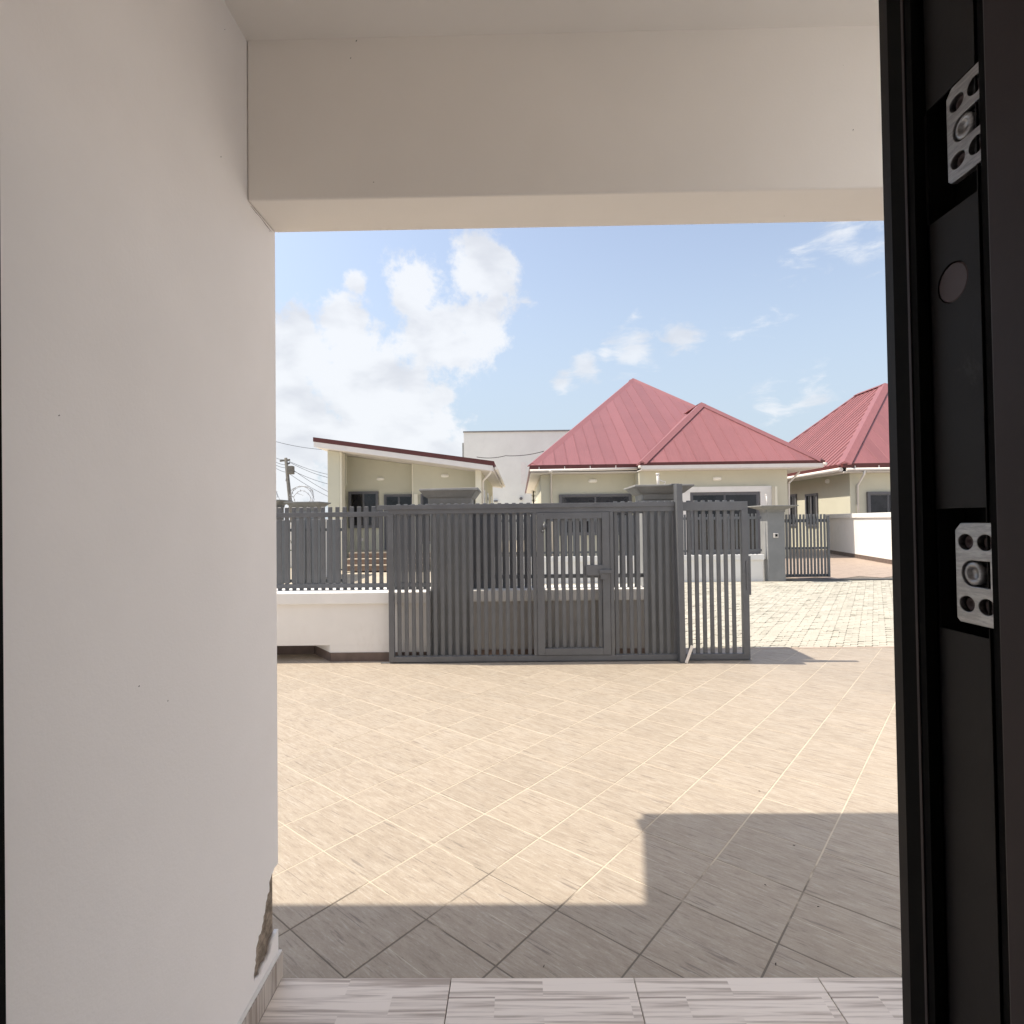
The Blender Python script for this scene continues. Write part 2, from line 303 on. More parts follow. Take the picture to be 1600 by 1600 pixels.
# ------------------------------------------------------------------ builders
def tag(o, label=None, cat=None, group=None, kind=None):
    if label: o['label'] = label
    if cat: o['category'] = cat
    if group: o['group'] = group
    if kind: o['kind'] = kind
    return o
def thing(name, loc, label=None, cat=None, group=None, kind=None):
    o = bpy.data.objects.new(name, None); COL.objects.link(o); o.location = loc
    o.empty_display_size = 0.1
    return tag(o, label, cat, group, kind)
def base_of(o):
    v = Vector((0, 0, 0))
    while o is not None: v += o.location; o = o.parent
    return v
class MB:
    """collects simple solids, in world metres, into one mesh"""
    def __init__(s): s.v = []; s.f = []; s.sm = []
    def add(s, vs, fs, smooth=False):
        n = len(s.v); s.v += [Vector(v) for v in vs]
        for f in fs: s.f.append([n+i for i in f]); s.sm.append(smooth)
        return s
    def box(s, x0, x1, y0, y1, z0, z1):
        vs = [(x, y, z) for z in (z0, z1) for y in (y0, y1) for x in (x0, x1)]
        return s.add(vs, [(0, 2, 3, 1), (4, 5, 7, 6), (0, 1, 5, 4), (2, 6, 7, 3), (0, 4, 6, 2), (1, 3, 7, 5)])
    def frustum(s, a, b):                      # a, b: (x0,x1,y0,y1,z)
        vs = [(x, y, a[4]) for y in a[2:4] for x in a[0:2]] + [(x, y, b[4]) for y in b[2:4] for x in b[0:2]]
        return s.add(vs, [(0, 2, 3, 1), (4, 5, 7, 6), (0, 1, 5, 4), (2, 6, 7, 3), (0, 4, 6, 2), (1, 3, 7, 5)])
    def slab(s, poly, off):                    # polygon pushed along a vector
        n = len(poly); off = Vector(off)
        vs = [Vector(p) for p in poly] + [Vector(p)+off for p in poly]
        return s.add(vs, [tuple(range(n))[::-1], tuple(range(n, 2*n))] + [(i, (i+1) % n, n+(i+1) % n, n+i) for i in range(n)])
    def bar(s, a, b, w, h, up=(0, 0, 1)):
        a, b = Vector(a), Vector(b); d = (b-a).normalized(); sx = d.cross(Vector(up))
        if sx.length < 1e-4: sx = d.cross(Vector((0, 1, 0)))
        sx = sx.normalized()*w/2; uu = sx.normalized().cross(d)*h/2
        ring = [-sx-uu, sx-uu, sx+uu, -sx+uu]
        return s.add([a+r for r in ring]+[b+r for r in ring], [(3, 2, 1, 0), (4, 5, 6, 7)] + [(i, (i+1) % 4, 4+(i+1) % 4, 4+i) for i in range(4)])
    def tube(s, pts, r, n=8, cap=True):
        pts = [Vector(p) for p in pts]; m = len(pts); base = len(s.v); prev = None
        for i, p in enumerate(pts):
            d = (pts[min(i+1, m-1)]-pts[max(i-1, 0)]).normalized()
            if prev is None:
                a = d.cross(Vector((0, 0, 1)));  a = d.cross(Vector((0, 1, 0))) if a.length < 1e-3 else a
            else: a = prev - d*prev.dot(d)
            a.normalize(); prev = a; b = d.cross(a)
            rr = r[i] if isinstance(r, (list, tuple)) else r
            for k in range(n):
                t = 2*math.pi*k/n; s.v.append(p + a*math.cos(t)*rr + b*math.sin(t)*rr)
        for i in range(m-1):
            for k in range(n):
                s.f.append([base+i*n+k, base+i*n+(k+1) % n, base+(i+1)*n+(k+1) % n, base+(i+1)*n+k]); s.sm.append(True)
        if cap:
            s.f.append([base+k for k in range(n)][::-1]); s.sm.append(False)
            s.f.append([base+(m-1)*n+k for k in range(n)]); s.sm.append(False)
        return s
    def build(s, name, mat, parent=None, bevel=0.0, seg=2):
        L = base_of(parent)
        me = bpy.data.meshes.new(name)
        me.from_pydata([tuple(v-L) for v in s.v], [], s.f)
        me.polygons.foreach_set('use_smooth', s.sm)
        bm = bmesh.new(); bm.from_mesh(me); bmesh.ops.recalc_face_normals(bm, faces=bm.faces)
        if bevel > 0:
            es = [e for e in bm.edges if len(e.link_faces) == 2 and e.calc_face_angle(0) > 0.6]
            bmesh.ops.bevel(bm, geom=es, offset=bevel, segments=seg, affect='EDGES', profile=0.5, clamp_overlap=True)
        bm.to_mesh(me); bm.free()
        me.materials.append(mat)
        o = bpy.data.objects.new(name, me); COL.objects.link(o); o.parent = parent
        return o
def box(name, x0, x1, y0, y1, z0, z1, mat, parent=None, bevel=0.0):
    return MB().box(x0, x1, y0, y1, z0, z1).build(name, M_[mat], parent, bevel)
def shared_slat(w, d, h, mat, bev=0.004):
    b = MB().box(-w/2, w/2, -d/2, d/2, 0, h).build('slat', M_[mat], None, bev, 1)
    me = b.data; bpy.data.objects.remove(b); return me
def put(name, me, loc, parent=None, rz=0.0):
    o = bpy.data.objects.new(name, me); COL.objects.link(o); o.parent = parent
    o.location = Vector(loc) - base_of(parent); o.rotation_euler = (0, 0, rz); return o
def holed_plate(name, outline, holes, thick, mat, xface, parent, seg_bevel=0.0):
    """plate standing in a plane of constant X (outline and holes given as (y, z)), real holes cut through it"""
    cu_ = bpy.data.curves.new(name, 'CURVE'); cu_.dimensions = '2D'; cu_.fill_mode = 'BOTH'; cu_.extrude = thick/2; cu_.bevel_depth = seg_bevel; cu_.bevel_resolution = 1
    for poly in [outline]+holes:
        sp = cu_.splines.new('POLY'); sp.points.add(len(poly)-1); sp.use_cyclic_u = True
        for i, (a, b) in enumerate(poly): sp.points[i].co = (a, b, 0, 1)
    tmp = bpy.data.objects.new(name, cu_); COL.objects.link(tmp)
    dg = bpy.context.evaluated_depsgraph_get(); dg.update()
    me = bpy.data.meshes.new_from_object(tmp.evaluated_get(dg), depsgraph=dg)
    bpy.data.objects.remove(tmp)
    L = base_of(parent)
    for v in me.vertices:
        a, b, c = v.co; v.co = Vector((xface + thick/2 + c, a, b)) - L
    bm = bmesh.new(); bm.from_mesh(me); bmesh.ops.remove_doubles(bm, verts=bm.verts, dist=1e-6); bmesh.ops.recalc_face_normals(bm, faces=bm.faces); bm.to_mesh(me); bm.free()
    me.materials.clear(); me.materials.append(mat); me.name = name
    o = bpy.data.objects.new(name, me); COL.objects.link(o); o.parent = parent; return o
def ell(cy, cz, ry, rz, n=20):
    return [(cy+ry*math.cos(2*math.pi*k/n), cz+rz*math.sin(2*math.pi*k/n)) for k in range(n)]
def clip(poly, nrm, d):                        # keep the side where p.nrm <= d (2-D)
    out = []
    for i in range(len(poly)):
        a, b = poly[i], poly[(i+1) % len(poly)]
        da, db = a[0]*nrm[0]+a[1]*nrm[1]-d, b[0]*nrm[0]+b[1]*nrm[1]-d
        if da <= 0: out.append(a)
        if da*db < 0:
            t = da/(da-db); out.append((a[0]+(b[0]-a[0])*t, a[1]+(b[1]-a[1])*t))
    return out

# ------------------------------------------------------------------ ground, road, yard
g = MB().add([(-1500, -400, -0.05), (1500, -400, -0.05), (1500, 2500, -0.05), (-1500, 2500, -0.05)], [(0, 1, 2, 3)]).build('ground', M_['ground'])
tag(g, kind='structure')

YARD_Y0, YARD_Y1, PORCH_Y = 1.80, 6.70, 1.868
yard = thing('paved_yard', (0, 0, 0), 'sunlit courtyard of streaked beige tiles laid diagonally before the grey gate', None, None, 'structure')
MB().box(-7, 8.0, YARD_Y0, 7.17, -0.045, -0.0014).build('grout_bed', M_['grout'], yard)
TS, TG, TA = 0.386, 0.0050, R(39.3)
# tile grid: axis a points away to the right, axis b away to the left
ax_a = Vector((math.sin(TA), math.cos(TA))); ax_b = Vector((-math.cos(TA), math.sin(TA)))
o0 = at(1215.7, 1474, 1.0); d0 = ray(1215.7, 1474); k0 = -EYE.z/d0.z; O = Vector((d0.x*k0, d0.y*k0))
ha, hb = TS/2 - 0.0026, TS/2 - 0.0035
full = None; tiles = []
for i in range(-22, 26):
    for j in range(-22, 26):
        c = O + ax_a*(i+0.5)*TS + ax_b*(j+0.5)*TS
        corner = [c + ax_a*sa*ha + ax_b*sb*hb for sa, sb in ((1, 1), (-1, 1), (-1, -1), (1, -1))]
        poly = [(p.x, p.y) for p in corner]
        xmin, xmax = min(p[0] for p in poly), max(p[0] for p in poly)
        ymin, ymax = min(p[1] for p in poly), max(p[1] for p in poly)
        if ymax < YARD_Y0+0.02 or ymin > 7.15: continue
        if xmax < -0.47*ymax-0.45 or xmin > 0.70*ymax+0.5: continue
        lim = 7.16 if c.x < -1.9 else 7.16
        tiles.append((c, poly, ymin, ymax, lim))
def tile_mesh(poly, c):
    # in local coords: x along b axis (grain), y along a axis
    def loc(p):
        d = Vector(p)-c; return (d.dot(ax_b), -d.dot(ax_a))
    q = [loc(p) for p in poly]
    cx = sum(p[0] for p in q)/len(q); cy = sum(p[1] for p in q)/len(q)
    top = [(cx+(p[0]-cx)*0.993, cy+(p[1]-cy)*0.993, 0.0) for p in q]
    low = [(p[0], p[1], -0.0010) for p in q]; bot = [(p[0], p[1], -0.008) for p in q]
    n = len(q); me = bpy.data.meshes.new('tile')
    fs = [tuple(range(n))]
    for a in (0, n): fs += [(a+k, a+n+k, a+n+(k+1) % n, a+(k+1) % n) for k in range(n)]
    me.from_pydata(top+low+bot, [], fs); bm = bmesh.new(); bm.from_mesh(me); bmesh.ops.recalc_face_normals(bm, faces=bm.faces)
    bm.to_mesh(me); bm.free()
    if me.polygons[0].normal.z < 0: me.flip_normals()
    me.materials.append(M_['ytile']); return me
for (c, poly, y0, y1, lim) in tiles:
    cut = clip(clip(poly, (0, -1), -YARD_Y0), (0, 1), lim)
    if len(cut) < 3: continue
    if len(cut) == 4 and y0 >= YARD_Y0 and y1 <= lim:
        full = full or tile_mesh(poly, c); me = full
    else: me = tile_mesh(cut, c)
    o = put('tile', me, (c.x, c.y, random.uniform(-0.0006, 0.0006)), yard, math.atan2(ax_b.y, ax_b.x))

# the road of zigzag pavers
road = thing('road', (0, 7.2, 0), 'road of small cream zigzag pavers beyond the gate', None, None, 'structure')
box('sand_bed', -16, 30, 7.17, 15.4, -0.046, -0.018, 'sand', road)
PL, PW = 0.225, 0.1125
def paver_pts(cx, cy, a, z, tx, ty):
    zz = [(0, 0), (.25, .42), (.5, 0), (.75, .42), (1, 0)]
    lowp = [((u-.5)*(PL-.0025), (v-.5)*PW+.002) for u, v in zz]; upp = [((u-.5)*(PL-.0025), (v+.5)*PW-.002) for u, v in zz][::-1]
    out = []
    for x, y in lowp+upp:
        out.append((cx+x*math.cos(a)-y*math.sin(a), cy+x*math.sin(a)+y*math.cos(a), z+x*tx+y*ty))
    return out
pa = R(13)
pv = []
for i in range(-90, 140):
    for j in range(-30, 110):
        x = (i+0.5*(j % 2))*PL; y = j*PW
        X = 1.0 + x*math.cos(pa)-y*math.sin(pa); Y = 8.4 + x*math.sin(pa)+y*math.cos(pa)
        if not (7.26 < Y < 14.78): continue
        if X < -0.46*Y-0.5 or X > 0.68*Y+0.6: continue
        wave = 0.003*math.sin(X*2.1+Y*1.3)+0.002*math.sin(Y*3.7-X*0.8)
        pv.append((X, Y, pa+random.gauss(0, .012), -0.004+wave+random.gauss(0, .0024), random.gauss(0, .016), random.gauss(0, .034)))
pv.sort(key=lambda q: (q[1] if q[0]/q[1] > 0.405 else 99, q[1]))
def paver_solid(q, cx=None, cy=None):
    X, Y, a, z, tx, ty = q
    t = paver_pts(X, Y, a, z, tx, ty); n = len(t)
    mx = sum(p[0] for p in t)/n; my = sum(p[1] for p in t)/n
    top = [(mx+(p[0]-mx)*.94, my+(p[1]-my)*.94, p[2]) for p in t]
    low = [(p[0], p[1], p[2]-.007) for p in t]; bot = [(p[0], p[1], -.022) for p in t]
    fs = [tuple(range(n))]
    for s_ in (0, n): fs += [(s_+k, s_+n+k, s_+n+(k+1) % n, s_+(k+1) % n) for k in range(n)]
    return top+low+bot, fs
rest = MB()
for k, q in enumerate(pv):
    vs, fs = paver_solid(q)
    if k < 300: MB().add(vs, fs).build('paver', M_['paver'], road)
    else: rest.add(vs, fs)
tag(rest.build('pavers', M_['paver'], road), kind='stuff')
# cement edging strip between the yard tiles and the road
es = box('edging_strip', 1.95, 12, 7.165, 7.235, -0.04, 0.003, 'drive', road, 0.003)

# ------------------------------------------------------------------ the porch we look out of
house = thing('porch_house', (-0.9, 1.0, 0), 'white plastered porch framing the view, with deep beam and chipped wall corner', 'house')
PZ = 0.15; WX = -0.812; CEIL = 3.112; BZ = 2.621; BY0 = 1.675
box('side_wall', -1.03, WX-0.014, 0.76, PORCH_Y-0.012, 0.0, CEIL+0.02, 'cement', house)
# plaster skin with a bite broken out of its outer corner
bite = [(431,1354),(427,1362),(423,1372),(421,1386),(418,1398),(415.5,1410),(414,1426),(411.5,1440),(409,1452),(404,1463),(402,1475),(400,1486),(399,1500),(398,1512),(396.5,1524),(397,1535),(404,1527),(409,1516),(414,1505),(419,1495),(423,1482),(426,1470),(431,1458)]
yz = []
rb = random.Random(4); fine_b = []
for (xa_, ya_), (xb2_, yb2_) in zip(bite[:-1], bite[1:]):
    fine_b.append((xa_, ya_)); fine_b.append(((xa_+xb2_)/2+rb.uniform(-1.6, 1.6), (ya_+yb2_)/2+rb.uniform(-1, 1)))
bite = fine_b+[bite[-1]]
for px, py in bite:
    d = ray(px, py); k = (WX-EYE.x)/d.x; p = EYE+d*k; yz.append((min(p.y, PORCH_Y), p.z))
yz[0] = (PORCH_Y, yz[0][1]); yz[-1] = (PORCH_Y, yz[-1][1])
skin = [(PORCH_Y, CEIL+0.02)] + yz + [(PORCH_Y, 0.02), (0.76, 0.02), (0.76, CEIL+0.02)]
pl = holed_plate('plaster', skin, [], 0.014, M_['plaster'], WX-0.014, house)
ef = [(p[0], p[1]) for p in yz]
MB().box(-5.5, WX-0.0005, PORCH_Y-0.0115, PORCH_Y+0.0005, yz[0][1]+0.004, 3.55).build('outer_plaster', M_['plaster'], house)
box('front_wall', -5.5, -1.031, 1.66, PORCH_Y-0.008, 0.0, 3.56, 'plaster', house)
box('beam', WX+0.0005, 1.455, BY0, PORCH_Y, BZ, CEIL+0.05, 'plaster2', house, 0.006)
box('ceiling', -1.03, 1.48, 0.76, PORCH_Y, CEIL, CEIL+0.12, 'plaster2', house)
box('column', 1.31, 1.45, BY0+0.002, PORCH_Y-0.002, 0, BZ-0.001, 'plaster', house, 0.004)
# roof slab over the porch; its stepped edge throws the shadow on the yard
RZ = 3.62
def gp(px, py): d = ray(px, py); k = -EYE.z/d.z; return Vector((d.x*k, d.y*k, 0))
def lift(p): t = RZ/sd.z; return Vector((p.x+sd.x*t, p.y+sd.y*t, RZ))
a0, a1, a2, a3 = lift(gp(433, 1413)), lift(gp(1007, 1412)), lift(gp(1003, 1271.5)), lift(gp(1400, 1270.5))
poly = [(-7, a0.y, RZ), (a1.x, a1.y, RZ), (a2.x, a2.y, RZ), (1.50, a3.y, RZ), (1.50, -4.2, RZ), (-7, -4.2, RZ)]
MB().slab(poly, (0, 0, 0.16)).build('roof', M_['fascia'], house)
MB().box(a2.x-0.06, a2.x+0.03, a2.y-0.17, a2.y-0.055, RZ+0.02, RZ+0.12).build('gutter_end', M_['pvc'], house)
# the room behind us
box('front_wall', -5.5, -0.80, 0.62, 0.759, 0, CEIL+0.12, 'plaster', house)
box('front_wall', 0.60, 1.36, 0.62, 0.759, 0, CEIL+0.12, 'plaster', house)
box('front_wall', -0.80, 0.60, 0.62, 0.759, 2.42, CEIL+0.12, 'plaster', house)
box('room_wall', -2.2, -2.0, -4.0, 0.619, 0, CEIL, 'plaster', house)
box('room_wall', 1.2, 1.36, -4.0, -3.2, 0, CEIL, 'plaster', house); box('room_wall', 1.2, 1.36, -.5, 0.619, 0, CEIL, 'plaster', house)
box('room_wall', 1.2, 1.36, -3.199, -.501, 0, .6, 'plaster', house); box('room_wall', 1.2, 1.36, -3.199, -.501, 2.5, CEIL, 'plaster', house)
for ya_ in (-3.199, -1.88, -.561): box('added_window_frame', 1.24, 1.32, ya_, ya_+.06, .6005, 2.4995, 'winframe', house)  # unseen open window added to bring bounce light into room and porch
box('room_wall', -2.2, 1.36, -4.2, -4.0, 0, CEIL, 'plaster', house)
box('room_ceiling', -2.2, 1.36, -4.2, 0.619, CEIL+0.001, CEIL+0.12, 'plaster2', house)

nb = thing('bounce_light_house', (3.6, 1.4, 0), 'unseen white two storey house added right of the yard to bounce light', 'house')  # unseen house added to bounce sunlight into the porch
box('wall', 3.6, 9.0, -4.0, 5.1, -.03, 5.6, 'coolwhite', nb); box('parapet', 3.52, 9.05, -4.05, 5.15, 5.6005, 5.8, 'cap', nb, .01)
box('skirting', 3.585, 3.599, -4.0, 5.1, -.02, .15, 'skirt', nb)
floor = thing('porch_floor', (0, 1.8, 0), 'raised porch floor of striped grey wood-look tiles', None, None, 'structure')
box('floor_slab', -1.03, 1.56, -4.2, PORCH_Y-0.004, 0.0, PZ-0.009, 'grout', floor)
jx = [xat(705, PORCH_Y, 1522)*0+at(705, 1522, PORCH_Y).x, at(990, 1520, PORCH_Y).x]
TL = jx[1]-jx[0]
tm = MB().box(-TL/2+.0015, TL/2-.0015, -.149, .149, -0.009, 0).build('tile', M_['ptile'], None, 0.0015, 1); tme = tm.data; bpy.data.objects.remove(tm)
for row in range(4):
    for k in range(-2, 6):
        x = jx[0]+TL*(k+0.5)
        if x-TL/2 < WX-0.02 and x+TL/2 > WX:
            x0 = WX+0.012; x1 = x+TL/2
            o = MB().box(x0, x1-.0015, PORCH_Y-.3*(row+1)+.001, PORCH_Y-.3*row-.001, PZ-.009, PZ).build('tile', M_['ptile'], floor, 0.0015, 1)
            continue
        if x < WX or (row > 1 and (x > 2.0) or x > 1.4): continue
        put('tile', tme, (x, PORCH_Y-0.15-0.3*row, PZ), floor)
# cobweb specks and a hairline crack in the corner of beam and wall
spk = MB(); rq = random.Random(8)
for px, py in ((384, 60), (432, 59), (481, 58), (557, 64), (548, 91), (1333, 203), (660, 40)):
    p = at(px, py, BY0-.0006); r_ = rq.uniform(.0012, .0024)
    spk.tube([p+Vector((-r_, 0, -r_)), p+Vector((0, -.0012, 0)), p+Vector((r_, 0, r_*1.4))], [.0004, r_*.7, .0004], 6)
spk.tube([at(379.5, 86, BY0-.0004), at(380, 92, BY0-.0004), at(379.7, 100, BY0-.0004), at(380.2, 108, BY0-.0004)], [.0003, .0012, .0008, .0002], 5)
for px, py in ((351, 46), (345, 245), (92, 649), (421, 361), (217, 1072), (262, 1095)):
    d = ray(px, py); p = EYE+d*((WX+.0006-EYE.x)/d.x); r_ = rq.uniform(.0008, .0016)
    spk.tube([p+Vector((0, -r_, -r_)), p+Vector((.001, 0, 0)), p+Vector((0, r_, r_))], [.0003, r_*.7, .0003], 6)
spk.tube([EYE+ray(a_, b_)*((WX+.0004-EYE.x)/ray(a_, b_).x) for a_, b_ in ((392, 322), (399, 331), (408, 341), (416, 352), (424, 362))], [.0002, .0008, .0005, .0009, .0003], 5)
tag(spk.build('dirt_specks', M_['litter'], house), kind='stuff')
# skirting of cut tiles along the porch wall
sk = thing('skirting', (WX, 1.3, PZ), 'striped beige tile skirting at the foot of the chipped porch wall', 'skirting')
ys = [PORCH_Y+0.006, 1.575, 1.27, 0.97, 0.765]
for a, b in zip(ys[:-1], ys[1:]):
    MB().box(WX+0.0005, WX+0.013, b+0.0012, a, PZ+0.0005, PZ+0.084).build('tile', M_['sktile'], sk, 0.0012, 1)
MB().box(WX+0.0005, WX+0.010, 0.765, PORCH_Y+0.004, PZ+0.0845, PZ+0.089).build('mortar_line', M_['white'], sk)

# ------------------------------------------------------------------ dark steel door frame close to the lens
fr = thing('door_frame', (0.52, 0.66, PZ), 'charcoal steel door frame with two zinc hinges at the right edge of view', 'door frame')
JX = 0.510
def jy(px): return JX/((px-812)/880)
z_hi = 2.42
def yz_at(px, py, X=JX):
    d = ray(px, py); k = X/d.x; p = EYE+d*k; return (p.y, p.z)
j_far, j_near = jy(1456), jy(1533)
sl1 = [yz_at(1444, 178), yz_at(1450, 354)]; sl2 = [yz_at(1460, 795), yz_at(1461, 978)]
y_cut = 0.705*0+yz_at(1446, 265)[0]
cut = lambda zt, zb: [(j_near+0.0008, zb), (y_cut-0.004, zb), (y_cut, zb+0.004), (y_cut, zt-0.004), (y_cut-0.004, zt), (j_near+0.0008, zt)]
zt1, zb1 = sl1[0][1], sl1[1][1]; zt2, zb2 = sl2[0][1], sl2[1][1]
pc = yz_at(1488, 441)
plug_hole = ell(pc[0], pc[1], 0.0235, 0.0235, 28)
holed_plate('jamb', [(j_near, PZ), (j_far, PZ), (j_far, z_hi), (j_near, z_hi)], [cut(zt1, zb1), cut(zt2, zb2), plug_hole], 0.003, M_['frame'], JX, fr)
box('jamb_lining', JX+0.034, JX+0.10, 0.575, 0.76, PZ, z_hi, 'frameblack', fr)
box('jamb_return', JX+0.0035, JX+0.10, j_far+0.0005, j_far+0.003, PZ, z_hi, 'frame', fr)
# outer flange and the seal behind it, near-black to paint the groove's shade
fy = 0.745; fx0 = xat(1391.5, fy+.018); fx1 = xat(1402, fy)
box('outer_flange', fx0, JX+0.10, fy, fy+0.018, PZ, z_hi, 'frame', fr, 0.0012)
box('gasket', fx1+0.002, JX+0.03, j_far+0.004, fy-0.0005, PZ, z_hi, 'frameblack', fr)
gx = fx1+0.0005; gy = gx/((1422-812)/880)
box('seal_lip', gx, gx+0.0014, gy-0.002, gy+0.002, PZ, z_hi, 'leaf', fr)
# near edge: the open door leaf
lx = 0.490; ly = lx/((1546-812)/880)
MB().box(lx, lx+0.05, 0.10, ly, PZ+0.01, z_hi-0.03).build('door_leaf_edge', M_['leaf'], fr, 0.003)
box('leaf_gap_fill', lx+0.012, JX+0.06, ly+0.0005, ly+0.02, PZ, z_hi, 'frameblack', fr)  # near-black filler painted for the shade in the gap beside the leaf
# hinges
def hinge(zt, zb, ly0, ly1):
    hx = JX+0.0005; zc = (zt+zb)/2; H = zt-zb
    out = [(ly1, zb), (ly0-.004, zb), (ly0, zb+.004), (ly0, zt-.008), (ly0-.008, zt), (ly1, zt)]
    r = 0.0098
    c0 = ly0-0.0145
    holes = [ell(c0, zt-.021, .0115, r), ell(c0-.027, zt-.021, .0115, r), ell(c0, zb+.021, .0115, r), ell(c0-.027, zb+.021, .0115, r)]
    slot = [(ly0-.022+.015*math.cos(t), zc+.0155*math.sin(t)) for t in [math.pi*(0.5-k/8) for k in range(9)]]
    slot = [(ly0-.022-0.026, zc+.0155)] + slot + [(ly0-.022-0.026, zc-.0155)]
    hg = holed_plate('hinge', out, holes+[slot], 0.006, M_['zinc'], hx, fr, 0.0009)
    MB().box(hx+.007, hx+.0085, ly1, ly0-0.002, zb+.002, zt-.002).build('backing', M_['frame'], hg)
    # bolt head in the slot with a socket ring
    pts = []
    for (rad, x) in ((.0135, hx+.0065), (.0135, hx+.001), (.011, hx-.0004), (.0075, hx-.0004), (.0068, hx+.003), (.0, hx+.003)):
        pts.append((rad, x))
    b = MB(); n = 20; cy = ly0-.023
    for rad, x in pts:
        for k in range(n):
            t = 2*math.pi*k/n; b.v.append(Vector((x, cy+rad*math.cos(t), zc+rad*math.sin(t))))
    for i in range(len(pts)-1):
        for k in range(n): b.f.append([i*n+k, i*n+(k+1) % n, (i+1)*n+(k+1) % n, (i+1)*n+k]); b.sm.append(True)
    b.build('bolt', M_['zinc'], hg)
    for (cyy, czz) in ((c0, zt-.021), (c0-.027, zt-.021), (c0, zb+.021), (c0-.027, zb+.021)):
        s_ = MB(); n = 14
        prof = ((.0085, hx+.0068), (.0075, hx+.0042), (.0035, hx+.0042), (.003, hx+.0062), (0, hx+.0062))
        for rad, x in prof:
            for k in range(n):
                t = 2*math.pi*k/n; s_.v.append(Vector((x, cyy+rad*math.cos(t), czz+rad*math.sin(t))))
        for i in range(len(prof)-1):
            for k in range(n): s_.f.append([i*n+k, i*n+(k+1) % n, (i+1)*n+(k+1) % n, (i+1)*n+k]); s_.sm.append(True)
        s_.build('screw', M_['plug'], hg)
    return hg
h1t = yz_at(1479, 147); h1b = yz_at(1481, 291); h2t = yz_at(1493, 818); h2b = yz_at(1493, 968)
hinge(h1t[1], h1b[1], h1t[0], j_near-0.012)
hinge(h2t[1], h2b[1], h2t[0], j_near-0.012)
pb = MB(); n = 28
prof = ((.0225, JX+.008), (.0225, JX+.0022), (.021, JX+.0014), (0, JX+.0014))
for rad, x in prof:
    for k in range(n):
        t = 2*math.pi*k/n; pb.v.append(Vector((x, pc[0]+0.001+rad*math.cos(t), pc[1]+rad*math.sin(t))))
for i in range(3):
    for k in range(n): pb.f.append([i*n+k, i*n+(k+1) % n, (i+1)*n+(k+1) % n, (i+1)*n+k]); pb.sm.append(False)
pb.build('plug', M_['plug'], fr)
# lock side of the same frame
lf = MB(); x_b = at(9.5, 1590, 0.70).x; x_t = at(2.0, 560, 0.70).x; zz_b = at(9.5, 1590, .70).z; zz_t = at(2, 560, .70).z
kx = (x_t-x_b)/(zz_t-zz_b); xx = lambda z: x_b+kx*(z-zz_b)
lf.add([(xx(PZ), .60, PZ), (xx(PZ), .70, PZ), (-.79, .70, PZ), (-.79, .60, PZ), (xx(z_hi), .60, z_hi), (xx(z_hi), .70, z_hi), (-.79, .70, z_hi), (-.79, .60, z_hi)],
       [(0, 1, 2, 3), (4, 5, 6, 7), (0, 1, 5, 4), (1, 2, 6, 5), (2, 3, 7, 6), (3, 0, 4, 7)])
lf.build('lock_jamb', M_['frameblack'], fr)
MB().box(-.79, 0.60, .60, .74, z_hi+.0005, z_hi+.06).build('head', M_['frame'], fr)

# ------------------------------------------------------------------ our boundary wall, pillars, fence and gate
GY = 6.62                                        # gate plane
WY = 6.72                                        # foot of our low wall
CZ0, CZ1 = zat(943, WY, 600)+0.0, zat(925, WY, 600)
wl_x0 = xat(300, WY); x_jog = xat(487, WY, 1030); p1a, p1b = xat(672, 6.86), xat(733, 6.86); p2a, p2b = xat(1007, 6.86), xat(1063, 6.86)
wall = thing('low_wall', (-2, 6.9, 0), 'low white wall with projecting cap carrying the grey fence left of the gate', 'wall')
MB().box(wl_x0, p1a-.001, WY+.012, 7.24, .191, CZ0).build('wall', M_['white'], wall)
MB().slab([(wl_x0, 7.12, -0.03), (x_jog-0.10, 7.12, -.03), (x_jog+.22, WY+.012, -.03), (p1a-.001, WY+.012, -.03), (p1a-.001, 7.24, -.03), (wl_x0, 7.24, -.03)], (0, 0, .2205)).build('wall_foot', M_['white'], wall)
MB().box(wl_x0, p1a-.001, WY-.03, 7.28, CZ0+.0005, CZ1).build('cap', M_['cap'], wall, 0.008)
box('skirting_tile', x_jog+.225, p1a-.001, WY, WY+.011, -.02, 0.103, 'skirt', wall, .002)
MB().slab([(x_jog-.105, 7.112, -.02), (x_jog+.222, WY, -.02), (x_jog+.226, WY+.009, -.02), (x_jog-.1, 7.119, -.02)], (0, 0, .123)).build('skirting_tile', M_['skirt'], wall)
box('skirting_tile', wl_x0, x_jog-.107, 7.108, 7.119, -.02, .103, 'skirt', wall, .002)
wall2 = thing('low_wall', (0.4, 6.9, 0), 'grey low wall with white cap between the two capped gate pillars', 'wall')
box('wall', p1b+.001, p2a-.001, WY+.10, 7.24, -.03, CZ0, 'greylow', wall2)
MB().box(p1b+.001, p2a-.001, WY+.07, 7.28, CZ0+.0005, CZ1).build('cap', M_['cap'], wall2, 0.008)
box('skirting_tile', p1b+.001, p2a-.001, WY+.088, WY+.099, -.02, .103, 'skirt', wall2, .002)

